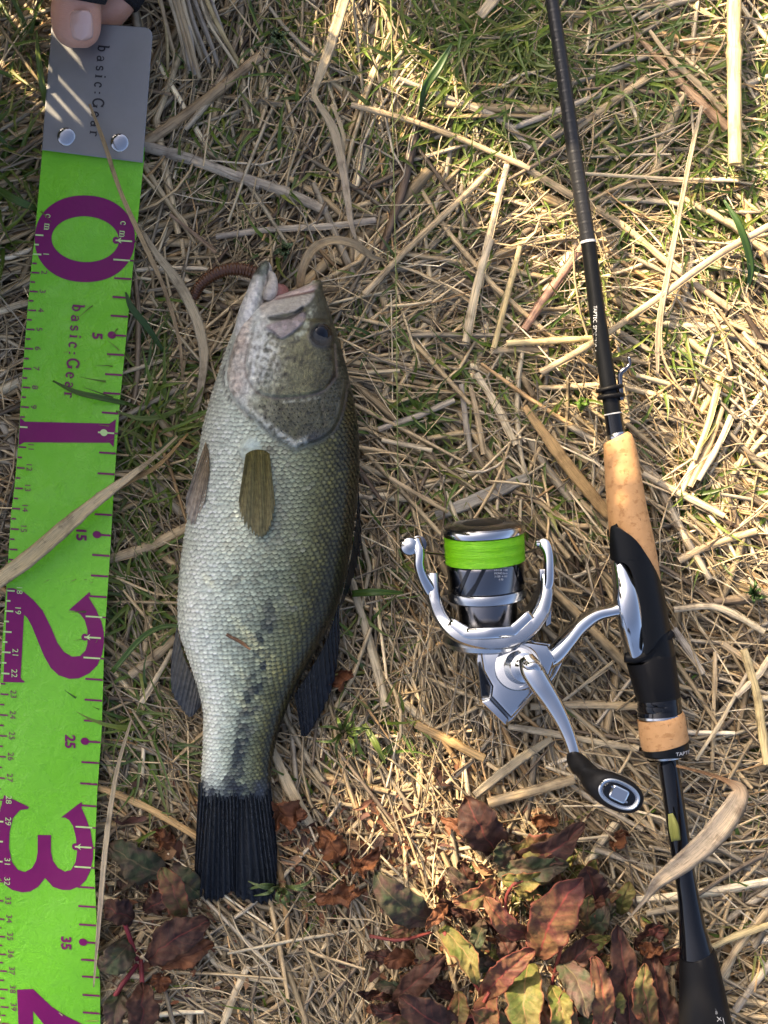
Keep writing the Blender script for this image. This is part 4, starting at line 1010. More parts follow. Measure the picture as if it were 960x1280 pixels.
rod_part('rear_blank', [(822, 847, 948), (829, 855, 1000), (836, 862, 1048), (843, 868.5, 1090), (847.5, 874, 1122), (849, 881, 1155), (849.5, 888, 1178), (849.5, 893, 1194)], M['black_gloss'])
rod_part('butt_grip', [(849.5, 893, 1192), (849, 895, 1194), (849.5, 898, 1205), (849, 906, 1240), (849, 915, 1282), (851, 926, 1340), (856, 940, 1420), (866, 946, 1470), (876, 944, 1480)], M['black_matte'], 40)
def on_butt(x, y):
    l = np.interp(y, [1192, 1282, 1340], [849.5, 849, 851]); r = np.interp(y, [1192, 1282, 1340], [893, 915, 926]); c = (l + r) / 2; h = (r - l) / 2
    u = max(-.98, min(.98, (x - c) / h)); rr = h * K * .95; return P(c, y, ZR) + Vector((u * rr, 0, math.sqrt(1 - u * u) * rr + .0003))
m = MB()
put_text(m, 'TAPTEC', 900, 1252, 3.4, on_butt, 0, 1.3); put_text(m, 'SPINNING', 888, 1247, 2.6, on_butt, 0, 1.1); put_text(m, 'X', 891.5, 1262, 6.5, on_butt, -.01); put_text(m, '208', 904, 1283, 7, on_butt)
for i in range(24):
    y = 1229 + i * 2.4; x = 890.5 + i * .45
    m.add([on_butt(x - .35, y), on_butt(x + .35, y), on_butt(x + .35 + .45, y + 2.4), on_butt(x - .35 + .45, y + 2.4)], [(0, 3, 2, 1)])
m.build('butt_lettering', M['white_print'], rod, False)

# ------------------------------------------------------------------ spinning reel
ZC = .039
reel = thing('spinning_reel', P(640, 800, .014), 'silver spinning reel wound with neon green line, clamped to the rod', 'fishing reel')
def axis_part(name, rows, mat, parent=None, n=56, sharp=35, ring=None):
    """rows: (t px along the spool axis from the front, radius px); the axis runs down the picture, the front slightly raised"""
    m = MB(); A = P(604, 655, ZC + .007); B = P(612.5, 812, ZC - .002); d = (B - A); Lp = 157.0
    sweep(m, [A + d * (t_ / Lp) for t_, r in rows], [r * K * .93 for t_, r in rows], n); return m.build(name, mat, parent or reel, True, sharp)
spool = axis_part('spool', [(-1.5, 30), (-2, 34), (-1, 44), (1, 48.5), (4.5, 50.5), (8, 51), (11, 50.3), (12.5, 48), (13, 46), (13.5, 40), (44, 40), (46.5, 47.5), (48, 48.5), (51, 48.5), (78, 47.5), (80, 46.5)], M['gun'])
axis_part('spool_rim', [(2.2, 47), (2.6, 50.6), (5, 51.6), (8.5, 51.6), (11.4, 50.8), (12, 47)], M['chrome'], spool)
axis_part('spool_cap', [(-4, 12), (-3.2, 20), (-2, 26), (-1, 30)], M['black_satin'], spool)
rows = [(12.6, 44)]
for i in range(120):
    t_ = 13 + 33 * i / 119; rows.append((t_, 49.6 + .38 * math.sin(i * 1.57) + .1 * math.sin(math.pi * i / 119) + .12 * math.sin(i * 7.7)))
rows.append((46.4, 44)); axis_part('wound_line', rows, M['braid'], spool, 64, None)
axis_part('spool_band', [(80, 45), (80.2, 49), (82, 49.8), (87, 49.8), (91, 49.2), (93, 46), (93.2, 40)], M['satin'], spool)
axis_part('skirt_groove', [(78, 44), (78.3, 47.2), (80.5, 47.2), (81, 44)], M['black_gloss'], spool)
# slanted slots and small print on the skirt
def on_skirt(x, y, e=.0005, r=48.6):
    A = P(604, 655, ZC + .007); B = P(612.5, 812, ZC - .002); t_ = (y - 655) / 157.0 * 1.0; c = A + (B - A) * t_; cpx = 604 + 8.5 * t_; u = max(-.985, min(.985, (x - cpx) / (r * 1.01)))
    rr = r * K * .93; return c + Vector((u * rr, 0, math.sqrt(1 - u * u) * rr + e))
for sl in ([(583, 705), (587, 705), (571, 742), (566, 742)], [(600, 705), (605, 706), (588, 740), (578, 746), (577, 744), (590, 726)], [(638, 702), (643, 704), (655, 727), (652, 729), (645, 722)]):
    m = MB(); bmv = []; n = len(sl)
    poly_sheet(m, [sl], lambda x, y: 0, 5)
    vv = []
    for v_ in m.v:
        px = 480 + v_[0] / K; py = 640 - v_[1] / K; vv.append(tuple(on_skirt(px, py)))
    m.v = vv; m.build('skirt_slot', M['black_gloss'], spool)
m = MB()
def upright(mb, txt, cx, cy, h, fn, bold=0.0):
    v, f = font_mesh(txt, bold); xs = [q[0] for q in v]; s = h / .72; mx = (min(xs) + max(xs)) / 2
    mb.add([fn(cx + (x - mx) * s, cy - (y - .36) * s) for x, y in v], f)
for i, tx in enumerate(('PE 0.6-150', '0.8-110  1-80', 'MONO lb-m', '3-120  4-100', '6-70')):
    upright(m, tx, 622, 706 + i * 3.8, 2.3, lambda x, y: on_skirt(x, y, .0004))
m.build('spool_lettering', M['white_print'], spool, False)
axis_part('rotor_hub', [(90, 30), (93, 36.5), (96, 37.5), (118, 36.5), (128, 38), (134, 44), (138, 52)], M['gun'])
axis_part('rotor_cup', [(130, 38), (132, 50), (135, 56), (140, 60), (146, 58), (151, 48), (154, 34)], M['satin'])
# rotor: one band from arm to arm
m = MB(); rp = catmull([(541, 716, ZC + .006), (541.5, 742, ZC + .006), (549, 766, ZC + .004), (565, 786, ZC + .003), (588, 796, ZC + .002), (612, 799, ZC + .002), (636, 795, ZC + .002), (658, 781, ZC + .003), (674, 760, ZC + .004), (681, 736, ZC + .006), (679, 714, ZC + .006)], 50)
rr = catmull([(7, .006), (8.5, .010), (9.5, .014), (10, .018), (10, .020), (10.5, .020), (11.5, .020), (12, .018), (11.5, .014), (9, .010), (6, .006)], 50)
sweep(m, [P(*q) for q in rp], [(r[0] * K * .94, r[1]) for r in rr], 24, power=4.2); rotor = m.build('rotor', M['satin'], reel, True, 32)
m = MB(); sweep(m, [P(x + (0), y, ZC + .0245 - abs(x - 612) * .00012) for x, y in cm_([(562, 778), (580, 789), (590, 792), (634, 790), (645, 785), (664, 768)], 24)], [(.0026, .0009)] * 24, 12); m.build('rotor_ridge', M['chrome'], rotor)
# bail arms, roller, bail wire
m = MB(); sweep(m, [P(*q) for q in catmull([(518, 677, ZC + .012), (524, 690, ZC + .014), (524, 706, ZC + .014), (529, 722, ZC + .012), (538, 738, ZC + .010), (545, 748, ZC + .008)], 30)], [(r[0] * K, r[1]) for r in catmull([(9, .004), (6.5, .004), (6, .0042), (7, .0048), (8, .005), (5, .004)], 30)], 18, power=2.8); ba = m.build('bail_arm', M['chrome'], rotor)
m = MB(); sweep(m, [P(512, 683, ZC + .004), P(512, 683, ZC + .013), P(512.3, 683, ZC + .0165), P(512.6, 683, ZC + .0178)], [.0042, .0044, .0038, .0016], 24); m.build('bail_pivot', M['satin'], ba, True, 40)
m = MB(); sweep(m, [P(527, 680, ZC - .004), P(523, 680, ZC + .012), P(523, 680, ZC + .013)], [.0036, .0038, .002], 20); m.build('line_roller', M['gun'], ba, True, 40)
m = MB(); sweep(m, [P(*q) for q in catmull([(671, 679, ZC + .010), (680, 680, ZC + .011), (685, 692, ZC + .012), (686, 712, ZC + .012), (685, 730, ZC + .011), (678, 742, ZC + .010)], 30)], [(r[0] * K, r[1]) for r in catmull([(4, .0035), (7.5, .0042), (6, .0046), (6, .005), (6, .005), (5, .004)], 30)], 18, power=3.2); bb = m.build('bail_arm', M['chrome'], rotor)
m = MB(); prism(m, [(680, 742), (687, 742), (690, 760), (689, 780), (682, 784), (681, 765)], ZC - .006, ZC + .009, .0009); m.build('bail_cam', M['satin'], rotor, True, 30)
m = MB(); prism(m, [(674, 711), (682, 711), (683, 725), (675, 727)], ZC, ZC + .0125, .0008); m.build('bail_spring_cover', M['satin'], rotor, True, 30)
m = MB(); wire = catmull([(514, 676, ZC), (530, 655, ZC - .012), (570, 632, ZC - .020), (610, 628, ZC - .022), (650, 640, ZC - .020), (674, 662, ZC - .010), (676, 680, ZC + .004)], 40)
sweep(m, [P(*q) for q in catmull([(514, 684, ZC + .004), (530, 690, ZC - .010), (570, 694, ZC - .021), (610, 695, ZC - .0225), (650, 692, ZC - .020), (672, 686, ZC - .010), (676, 682, ZC + .006)], 40)], [.0008] * 40, 10); m.build('bail_wire', M['chrome'], rotor)
# body
m = MB(); prism(m, [(596, 803), (594, 826), (598, 850), (600, 876), (632, 907), (641, 902), (670, 868), (690, 846), (699, 822), (690, 803), (655, 798)], ZC - .022, ZC + .008, .003); bd = m.build('reel_body', M['satin'], reel, True, 30)
m = MB(); prism(m, [(599, 805), (604, 838), (615, 858), (613.5, 870), (639, 898), (667, 868), (686, 846), (694, 824), (685, 806), (650, 801)], ZC + .006, ZC + .0165, .0022); m.build('side_plate', M['chrome'], bd, True, 30)
m = MB(); prism(m, [(597.5, 828), (603, 838), (613, 859), (611.5, 872), (601, 873)], ZC + .002, ZC + .0105, .0008); m.build('rear_cover_inset', M['black_gloss'], bd, True, 30)
m = MB(); prism(m, [(601, 877), (612, 873), (636, 899), (632, 907)], ZC, ZC + .0135, .0010); m.build('tail_guard', M['chrome'], bd, True, 30)
# handle hub and crank
hz = ZC + .0165
m = MB(); sweep(m, [P(647, 834, hz - .004), P(647, 834, hz + .0005), P(647, 834, hz + .0016), P(647.2, 834, hz + .0018), P(647.5, 834, hz + .0008), P(648, 834, hz + .0008)], [.0108, .0108, .0102, .0090, .0084, .0040], 48); m.build('hub_ring', M['satin'], bd, True, 30)
hd = None
m = MB(); hubp = [(650, 834, hz), (652, 834, hz + .002), (654, 834, hz + .0045), (656, 834.5, hz + .008), (658, 834.5, hz + .0085), (662, 835, hz + .0135), (663, 835, hz + .0165), (664, 835, hz + .018)]
sweep(m, [P(*q) for q in hubp], [.0078, .0078, .0068, .0066, .0056, .0052, .0050, .0030], 40, up=(0, 1, 0)); hd = m.build('handle', M['chrome'], reel, True, 30)
m = MB(); sweep(m, [P(*q) for q in catmull([(657, 822, hz + .0145), (664, 836, hz + .0165), (674, 853, hz + .018), (688, 874, hz + .0185), (701, 897, hz + .019), (710, 917, hz + .0195), (716, 935, hz + .020), (720, 950, hz + .020)], 44)], [(r[0], r[1]) for r in catmull([(.0036, .003), (.0052, .0046), (.0050, .0042), (.0043, .0036), (.0036, .0032), (.0031, .0029), (.0028, .0027), (.0028, .0027)], 44)], 24); m.build('crank_arm', M['chrome'], hd, True, 50)
m = MB(); sweep(m, [P(*q) for q in catmull([(655, 829, hz + .0185), (661, 833, hz + .0205), (668, 832, hz + .0208), (674, 838, hz + .0195)], 12)], [(.0018, .0014)] * 12, 12); m.build('arm_collar', M['satin'], hd)
kn = [(717, 946, 0.0, 9, 8), (721, 951, .0035, 13, 11), (727, 958, .007, 15, 12), (735, 966, .010, 17, 12), (744, 974, .0135, 22, 13.5), (754, 981, .017, 30, 17), (763, 986.5, .020, 35, 20.5), (769, 990, .0225, 36, 22), (773, 992, .0245, 33, 20.5), (774, 993, .0255, 28, 17.5)]
ka = Vector((.90, -.43, 0)).normalized(); kb = Vector((.43, .90, 0)).normalized()
def oval(mb, rows, zo, n=44, pw=2.3):
    V = []; F = []
    for (x, y, z, a, b) in rows:
        c = P(x, y, zo + z)
        for j in range(n):
            q = 2 * math.pi * j / n; cc = math.copysign(abs(math.cos(q)) ** (2 / pw), math.cos(q)); ss = math.copysign(abs(math.sin(q)) ** (2 / pw), math.sin(q))
            off = ka * (a * K * .84 * cc) + kb * (b * K * .84 * ss); V.append(c + off + Vector((0, 0, .0)))
    for i in range(len(rows) - 1):
        for j in range(n): F.append((i * n + j, i * n + (j + 1) % n, (i + 1) * n + (j + 1) % n, (i + 1) * n + j))
    F.append(tuple((len(rows) - 1) * n + j for j in range(n))); F.append(tuple(reversed(range(n)))); mb.add(V, F)
kz = hz + .0195
m = MB(); rws = [tuple(q) for q in catmull(kn, 30)]; oval(m, rws, kz); kob = m.build('knob', M['black_matte'], hd, True, 40)
m = MB(); oval(m, [(774, 993, .0253, 27, 16.5), (774, 993, .0266, 27, 16.5), (774, 993, .0270, 25.5, 15.2), (774, 993, .0266, 23.5, 13.4), (774, 993, .0257, 23, 13)], kz); m.build('knob_trim', M['satin'], kob, True, 30)
m = MB(); oval(m, [(774, 993, .0262, 21.5, 11.8), (774, 993, .0264, 20.5, 11.2)], kz); m.build('knob_cap', M['black_gloss'], kob, True, 30)
m = MB(); oval(m, [(774, 993, .0262, 11, 8.5), (774, 993, .0272, 11, 8.5), (774, 993, .0276, 9.5, 7)], kz, 40, 6); m.build('knob_badge', M['chrome'], kob, True, 30)
m = MB(); oval(m, [(774, 987.5, .0262, 12, 2), (774, 987.5, .0275, 11, 1.5)], kz, 24, 4); oval(m, [(774.5, 998.5, .0262, 12, 2), (774.5, 998.5, .0275, 11, 1.5)], kz, 24, 4); m.build('knob_badge_bars', M['satin'], kob, True, 30)
# stem and foot
m = MB(); sweep(m, [P(*q) for q in catmull([(676, 826, ZC + .004), (692, 818, ZC + .006), (707, 803, ZC + .005), (724, 783, ZC + .002), (743, 769, ZC), (765, 763, ZC - .001), (783, 758, ZC - .001)], 40)], [(r[0] * K * .95, r[1]) for r in catmull([(13, .009), (13, .009), (11, .0082), (10.5, .0075), (9, .007), (8.5, .0068), (13, .007)], 40)], 24, power=2.6); ft = m.build('stem', M['chrome'], reel, True, 40)
m = MB(); sweep(m, [P(*q) for q in catmull([(716, 790, ZC - .002), (706, 812, ZC - .004), (694, 836, ZC - .006), (684, 850, ZC - .008)], 20)], [(r[0] * K, r[1]) for r in catmull([(5, .004), (4.5, .004), (5, .005), (6, .006)], 20)], 16); m.build('stem_brace', M['chrome'], ft)
m = MB(); foot = catmull([(775, 703, ZR + .004), (779, 725, ZR + .006), (783, 748, ZR + .0085), (787, 772, ZR + .0085), (792, 797, ZR + .006), (796, 820, ZR + .004)], 30)
sweep(m, [P(*q) for q in foot], [(r[0] * K * .95, r[1]) for r in catmull([(11, .005), (13, .006), (16, .0068), (16, .0068), (14, .006), (11, .005)], 30)], 24, power=2.6); m.build('foot', M['chrome'], ft, True, 40)

# ------------------------------------------------------------------ loose fishing line
m = MB(); sweep(m, [P(*q) for q in catmull([(488, -40, .024), (489.5, 60, .025), (491, 160, .024), (493, 260, .022), (495, 360, .020), (496, 460, .017), (497, 560, .014), (498, 640, .010)], 60)], [.00024] * 60, 6)
tag(m.build('fishing_line', M['mono']), 'thin yellow-green fishing line running straight down past the fish head', 'fishing line')
# ------------------------------------------------------------------ hand in a fingerless glove holding the plate
person = thing('person', P(110, -120, .02), 'hand in black fingerless knit glove, thumb pressing the steel plate', 'person')
def remeshed(name, parts, mat, voxel, parent=None, it=4):
    m = MB()
    for path, rad, n in parts: sweep(m, [P(*q) for q in catmull(path, 20)], [(r[0], r[1]) for r in catmull([(a, b) for a, b in rad], 20)], n)
    o = m.build(name, mat, parent)
    md = o.modifiers.new('remesh', 'REMESH'); md.mode = 'VOXEL'; md.voxel_size = voxel; md.use_smooth_shade = True
    sm = o.modifiers.new('smooth', 'SMOOTH'); sm.iterations = it; sm.factor = .5
    return o
tz0 = .036
hand_parts = [
    # thumb: base of palm to the pad on the plate
    ([(150, -190, .050), (122, -110, .050), (104, -40, .048), (97, -5, .045), (95, 18, .0425), (96, 38, .0405), (97, 52, .0385), (97.5, 60, .0375)], [(.017, .015), (.0145, .013), (.0122, .0115), (.0112, .0098), (.0118, .0096), (.0112, .0086), (.0088, .0068), (.0045, .0038)], 26),
    # index finger under the plate edge, its side showing right of the thumb
    ([(215, -170, .032), (190, -90, .026), (165, -35, .020), (142, 6, .019), (118, 26, .018), (98, 34, .018)], [(.011, .011), (.0105, .0105), (.0098, .0098), (.0090, .0088), (.0082, .008), (.005, .005)], 22),
    ([(245, -190, .028), (228, -110, .020), (205, -55, .015), (175, -25, .014), (150, -8, .013), (132, 0, .013)], [(.011, .011), (.0105, .0105), (.0098, .0098), (.009, .0088), (.0082, .008), (.005, .005)], 22),
    ([(268, -215, .026), (258, -140, .017), (238, -85, .012), (208, -58, .011), (182, -44, .011), (165, -38, .011)], [(.0108, .0108), (.010, .010), (.0095, .0095), (.0088, .0085), (.008, .008), (.005, .005)], 22),
    ([(285, -250, .026), (284, -180, .017), (268, -130, .012), (244, -102, .011), (222, -90, .011), (206, -86, .011)], [(.0098, .0098), (.009, .009), (.0084, .0084), (.0078, .0078), (.007, .007), (.0045, .0045)], 22),
    # palm and wrist and forearm
    ([(205, -150, .040), (212, -200, .042), (215, -270, .045), (210, -340, .050), (200, -420, .060)], [(.030, .012), (.040, .015), (.042, .016), (.032, .018), (.030, .022)], 28),
    ([(200, -400, .058), (180, -560, .090), (150, -800, .15), (110, -1050, .22)], [(.030, .023), (.034, .030), (.042, .040), (.048, .046)], 28)]
ho = remeshed('hand', hand_parts, M['skin'], .0012, person, 5)
glove_parts = [([(150, -190, .050), (122, -110, .050), (104, -40, .048), (98.5, -9, .0455), (97.5, 0, .0445)], [(.0195, .0175), (.017, .0155), (.0146, .0138), (.0134, .0122), (.0132, .0120)], 26),
    ([(215, -170, .032), (190, -90, .026), (165, -35, .020), (146, 0, .019)], [(.013, .013), (.0125, .0125), (.0118, .0118), (.0110, .0108)], 22),
    ([(245, -190, .028), (228, -110, .020), (205, -55, .015), (186, -32, .0145)], [(.013, .013), (.0125, .0125), (.0118, .0118), (.011, .0108)], 22),
    ([(268, -215, .026), (258, -140, .017), (238, -85, .012), (224, -68, .012)], [(.0128, .0128), (.012, .012), (.0115, .0115), (.0108, .0105)], 22),
    ([(285, -250, .026), (284, -180, .017), (268, -130, .012), (256, -112, .012)], [(.0118, .0118), (.011, .011), (.0104, .0104), (.0098, .0098)], 22),
    ([(190, -110, .040), (200, -160, .042), (212, -220, .044), (215, -290, .047), (210, -350, .052)], [(.030, .012), (.038, .0155), (.045, .0185), (.042, .020), (.036, .022)], 28),
    # cuff rolled towards the left of the thumb
    ([(60, -60, .030), (110, -70, .038), (160, -95, .042)], [(.012, .012), (.017, .014), (.017, .014)], 22)]
remeshed('glove', glove_parts, M['knit'], .0013, person, 4)
m = MB(); sweep(m, [P(*q) for q in catmull([(213, -330, .049), (195, -430, .064), (178, -560, .090), (148, -800, .15), (105, -1070, .224)], 24)], [(r[0], r[1]) for r in catmull([(.040, .030), (.041, .032), (.044, .040), (.052, .050), (.058, .056)], 24)], 30); m.build('sleeve', M['knit'], person)
# thumb nail: curved plate on the thumb
m = MB(); V = []; F = []; nu, nvn = 12, 14
for i in range(nvn + 1):
    s = i / nvn; y = 13 + 37.5 * s; hw_ = 15.2 * (.86 + .14 * math.sin(math.pi * s * .75)) * (1 if s < .82 else math.sqrt(max(.02, 1 - ((s - .82) / .19) ** 2)) ** .8) * (1 if s > .15 else (.78 + .22 * (s / .15)))
    for j in range(nu + 1):
        u = j / nu * 2 - 1; x = 101.5 + hw_ * u; z = np.interp(y, [10, 30, 50], [.0552, .0524, .0478]) - .0024 * u * u - .0006
        V.append(P(x, y, z))
for i in range(nvn):
    for j in range(nu): a = i * (nu + 1) + j; F.append((a, a + nu + 1, a + nu + 2, a + 1))
m.add(V, F); no = m.build('thumb_nail', M['nail'], person); s = no.modifiers.new('solid', 'SOLIDIFY'); s.thickness = .0012; s.offset = -1

# ------------------------------------------------------------------ single stems and blades that stand out
def cvar(c, k=1.0): return tuple(x * k for x in c)
PALE, TAN, GREY, ORNG, BRWN, YEL = (.60, .49, .32), (.50, .38, .225), (.42, .36, .28), (.55, .36, .16), (.28, .19, .12), (.64, .50, .25)
def stem(pts, w, c, label, tube=True, z=None, n=None, name='straw_stalk', cat='straw', grp=None, ends=None, mat=None, fold=.2, twist=0.0):
    p = [(q[0], q[1], q[2] if len(q) > 2 else z) for q in pts]; m = MB()
    L = sum(math.hypot(a[0] - b[0], a[1] - b[1]) for a, b in zip(p, p[1:])); n = n or max(8, min(40, int(L / 9)))
    ww = [x * .86 for x in (w if isinstance(w, (list, tuple)) else [w, w])]
    if tube:
        cc = catmull(p, n); rr = catmull([(x,) for x in ww], n); rd = []
        node = random.randint(3, max(4, n - 3))
        for i in range(n):
            k = 1 + random.uniform(-.06, .06) + (.22 if i == node else 0); rd.append((rr[i][0] * K * .5 * k, rr[i][0] * K * .42 * k))
        sweep(m, [P(*q) for q in cc], rd, 10, power=2.3, phase=.3)
        for _ in range(int(max(ww) / 3)):      # frayed fibres along the stem
            i0 = random.randint(0, n // 2); i1 = random.randint(i0 + 3, n - 1) if i0 + 3 < n - 1 else n - 1; sd_ = random.choice((-1, 1)); fl = []
            for i in range(i0, i1 + 1):
                a_, b_ = cc[max(i - 1, 0)], cc[min(i + 1, n - 1)]; dx_, dy_ = b_[0] - a_[0], b_[1] - a_[1]; l_ = math.hypot(dx_, dy_) or 1; o_ = sd_ * (rr[i][0] * .42 + ((i - i0) / max(1, i1 - i0)) ** 2 * random.uniform(1, 2.5)); fl.append((cc[i][0] - dy_ / l_ * o_, cc[i][1] + dx_ / l_ * o_, cc[i][2] + .0008))
            if len(fl) > 2: blade(m, fl, [.9, 1.1, .3], len(fl), thick=.0002, fold=.2)
        m.c = [c] * len(m.v)
    else:
        blade(m, p, [x * .5 for x in ww], n, color=c, wob=.14, fold=fold, twist=twist)
    # gentle colour change along the stem, as old straw weathers
    cl = []
    ph = random.uniform(0, 6); 
    for v_, u_ in zip(m.v, m.uv): k = 1 + .13 * math.sin(u_[0] * 70 + ph); cl.append((c[0] * k, c[1] * k, c[2] * k * (1 - .05 * math.sin(u_[0] * 40))))
    m.c = cl; m.uv = [(u[0] + ph, u[1] + ph) for u in m.uv]
    o = m.build(name, mat or (M['straw'] if tube else M['dry_blade']), None, True, 50 if tube else None)
    tag(o, label, cat, grp, 'thing'); return o
S = stem
Z1 = .0103; Z2 = .0132
S([(918, -30), (917.5, 60), (919, 205)], [20, 20, 19], YEL, 'thick squared yellow stem lying upright at the top right corner', z=.019)
S([(-30, 745, .024), (30, 703, .029), (75, 665, .031), (120, 627, .031), (160, 597, .029), (195, 570, .024), (222, 545, .018)], [20, 23, 22, 17, 10, 5, 3], (.68, .54, .31), 'broad dry yellow blade lying across the tape below the 15 mark', False, name='dry_grass_strand', cat='grass blade')  # colour paled to stand in for sunlight on this blade
S([(138, 617, .028), (165, 600, .026), (200, 580, .022), (235, 542, .016)], [4, 8, 6, 3], ORNG, 'narrow tan blade branching off beside the broad yellow blade', False, name='dry_grass_strand', cat='grass blade')
S([(112, 130, .036), (130, 178, .035), (150, 238, .033), (176, 296, .029), (205, 360, .023), (224, 425, .017), (228, 470, .012)], [3, 6, 6, 7, 6, 5, 3], (.56, .40, .21), 'thin brown blade arching over the steel plate and numeral zero', False, name='dry_grass_strand', cat='grass blade')
S([(178, 288, .026), (196, 318, .026), (222, 352, .025), (244, 395, .022), (255, 438, .018), (252, 480, .014), (243, 522, .009)], [4, 10, 14, 15, 14, 11, 7], PALE, 'wide pale bent blade between the tape and the fish head', False, name='dry_grass_strand', cat='grass blade')
S([(375, 366, .018), (378, 338, .026), (392, 311, .031), (415, 301, .033), (442, 305, .030), (466, 322, .024), (484, 325, .017)], [9, 13, 14, 12, 12, 8, 3], TAN, 'curled dry leaf blade looping above the fish snout', False, name='dry_grass_strand', cat='grass blade', fold=.4)
S([(436, -20, .018), (420, 35, .020), (405, 80, .021), (393, 115, .020), (397, 128, .021), (418, 165, .019), (431, 225, .017), (438, 275, .015), (445, 300, .012)], [15, 16, 14, 9, 8, 13, 12, 8, 4], PALE, 'long pale blade kinked in the middle near the top centre', False, name='dry_grass_strand', cat='grass blade')
S([(415, 130), (428, 165), (430, 190)], [5, 6, 3], PALE, 'short forked tip beside the kinked pale blade', False, z=.016, name='dry_grass_strand', cat='grass blade')
S([(439, 131), (510, 150), (581, 176), (662, 211)], 8, TAN, 'long thin stem sloping right across the top centre grass', z=Z2)
S([(499, 99), (559, 122), (626, 150), (662, 186)], 8, GREY, 'grey bent stem above the long sloping stem, top centre', z=Z1)
S([(455, 368), (510, 311), (574, 251), (613, 212)], 9, TAN, 'stem rising to the right from the curled leaf', z=Z2)
S([(634, 206), (615, 281), (598, 360)], 9, PALE, 'pale stem slanting down left of the rod, topmost of three', z=Z2)
S([(295, 219), (356, 240), (408, 264)], 14, GREY, 'thick weathered grey stem above the fish snout', z=Z1)
S([(270, 296), (340, 287), (415, 282), (470, 275)], 9, GREY, 'grey horizontal stem just above the worm lure', z=Z1)
S([(613, 299), (597, 353), (582, 428)], 11, PALE, 'split pale straw slanting at the centre above the reel', z=Z2)
S([(650, 308), (635, 367), (617, 435)], 8, YEL, 'yellow straw meeting two short stubs left of the rod', z=Z2)
S([(633, 429), (690, 426), (740, 423)], 9, YEL, 'upper of two short yellow stubs against the rod', z=Z2)
S([(613, 439), (650, 437), (684, 438)], 9, TAN, 'lower and shorter of two yellow stubs left of the rod', z=Z1)
S([(676, 466, .012), (743, 427, .017), (830, 367, .016), (900, 317, .017), (975, 275, .019)], 10, TAN, 'long stem passing under the rod toward the right edge', n=40)
S([(728, 308), (690, 360), (655, 412)], [11, 12, 12], (.34, .20, .14), 'reddish brown stem running up to the rod', z=Z1)
S([(595, 467), (620, 507), (645, 556)], 10, PALE, 'stout pale stem fanning out above the reel spool', z=Z1)
S([(577, 480), (582, 520), (588, 565)], 7, GREY, 'left of two upright grey stems above the reel', z=Z1)
S([(588, 482), (596, 520), (604, 568)], 7, TAN, 'right of two upright grey stems above the reel', z=Z1)
S([(655, 508), (693, 560), (730, 607), (764, 648)], [9, 17, 18, 17], ORNG, 'wide flat orange straw running down to the cork grip', False, z=Z2, fold=.12)
S([(545, 645), (590, 627), (630, 610), (662, 595)], [15, 19, 19, 12], (.38, .35, .30), 'broad grey flattened stalk just above the spool', False, z=Z1, fold=.12)
S([(473, 537), (523, 520), (568, 500)], 8, GREY, 'grey stem right of the fish gill', z=Z1)
S([(477, 550), (540, 563)], 6, PALE, 'thin straw below the grey stem right of the gill', z=Z2)
S([(487, 597), (520, 617), (560, 640)], 6, TAN, 'thin straw sloping toward the top of the spool', z=Z2)
S([(877, 132, .020), (861, 205, .021), (842, 305, .019), (824, 405, .016), (822, 470, .012)], [5, 7, 8, 9, 4], PALE, 'slender pale blade hanging down right of the rod', False, name='dry_grass_strand', cat='grass blade')
S([(830, 372, .02), (826, 420, .018), (832, 455, .016), (862, 503, .014)], [4, 4, 3, 2], PALE, 'fine bent fibre right of the hook keeper', False, name='dry_grass_strand', cat='grass blade')
S([(793, 40), (835, 86), (875, 127), (910, 160)], [7, 10, 13, 14], (.46, .30, .18), 'broken brown stalk pointing at the squared yellow stem', z=Z1)
S([(812, 38), (840, 75), (880, 112), (905, 140)], [5, 7, 8, 9], TAN, 'thin stalk lying along the broken brown stalk', z=Z2)
S([(720, 160), (765, 128), (812, 96)], 11, TAN, 'stem leaning right of the upper rod', z=Z1)
S([(640, 160), (700, 138), (752, 117)], 9, GREY, 'grey stem crossing under the upper rod', z=Z1)
S([(636, 197), (707, 240), (773, 278), (840, 333), (912, 386)], 10, TAN, 'long stem sloping down right from behind the rod', z=Z1, n=36)
S([(730, 217), (830, 223), (922, 226)], 5, PALE, 'upper of two thin level straws right of the rod', z=Z2)
S([(778, 234), (860, 228), (935, 222)], 6, TAN, 'lower of two thin level straws right of the rod', z=Z1)
S([(848, 701), (885, 682), (945, 664)], 11, TAN, 'stout stem right of the reel seat hood', z=Z1)
S([(842, 762), (890, 758), (925, 772), (955, 790)], 9, PALE, 'bent pale stem right of the reel seat middle', z=Z2)
S([(842, 786), (860, 812), (878, 842)], 10, GREY, 'grey stem right of the lock nut', z=Z1)
S([(930, 812), (946, 870), (958, 955)], 11, YEL, 'yellow stem near the right edge beside the rear cork', z=Z2)
S([(894, 815), (892, 890), (890, 962)], 6, TAN, 'upright thin straw right of the rear cork', z=Z1)
S([(937, 836), (905, 895), (870, 950)], 5, PALE, 'thin straw leaning beside the rear cork', z=Z2)
S([(903, 804), (935, 826), (965, 848)], 9, TAN, 'short stem meeting the yellow stem at the right edge', z=Z1)
S([(803, 592), (850, 617), (905, 645)], 9, PALE, 'pale stem sloping away from the cork grip', z=Z1)
for i, (a, b, c_) in enumerate((((852, 615), (893, 500), PALE), ((862, 608), (905, 505), TAN), ((873, 600), (916, 515), PALE), ((868, 575), (900, 470), YEL))):
    S([a, ((a[0] + b[0]) / 2 + 3, (a[1] + b[1]) / 2), b], 8, c_, ('leftmost', 'second', 'rightmost', 'uppermost')[i] + ' straw of the slanting sheaf right of the cork grip', z=Z1 + .001 * i, grp='slanting sheaf right of the cork')
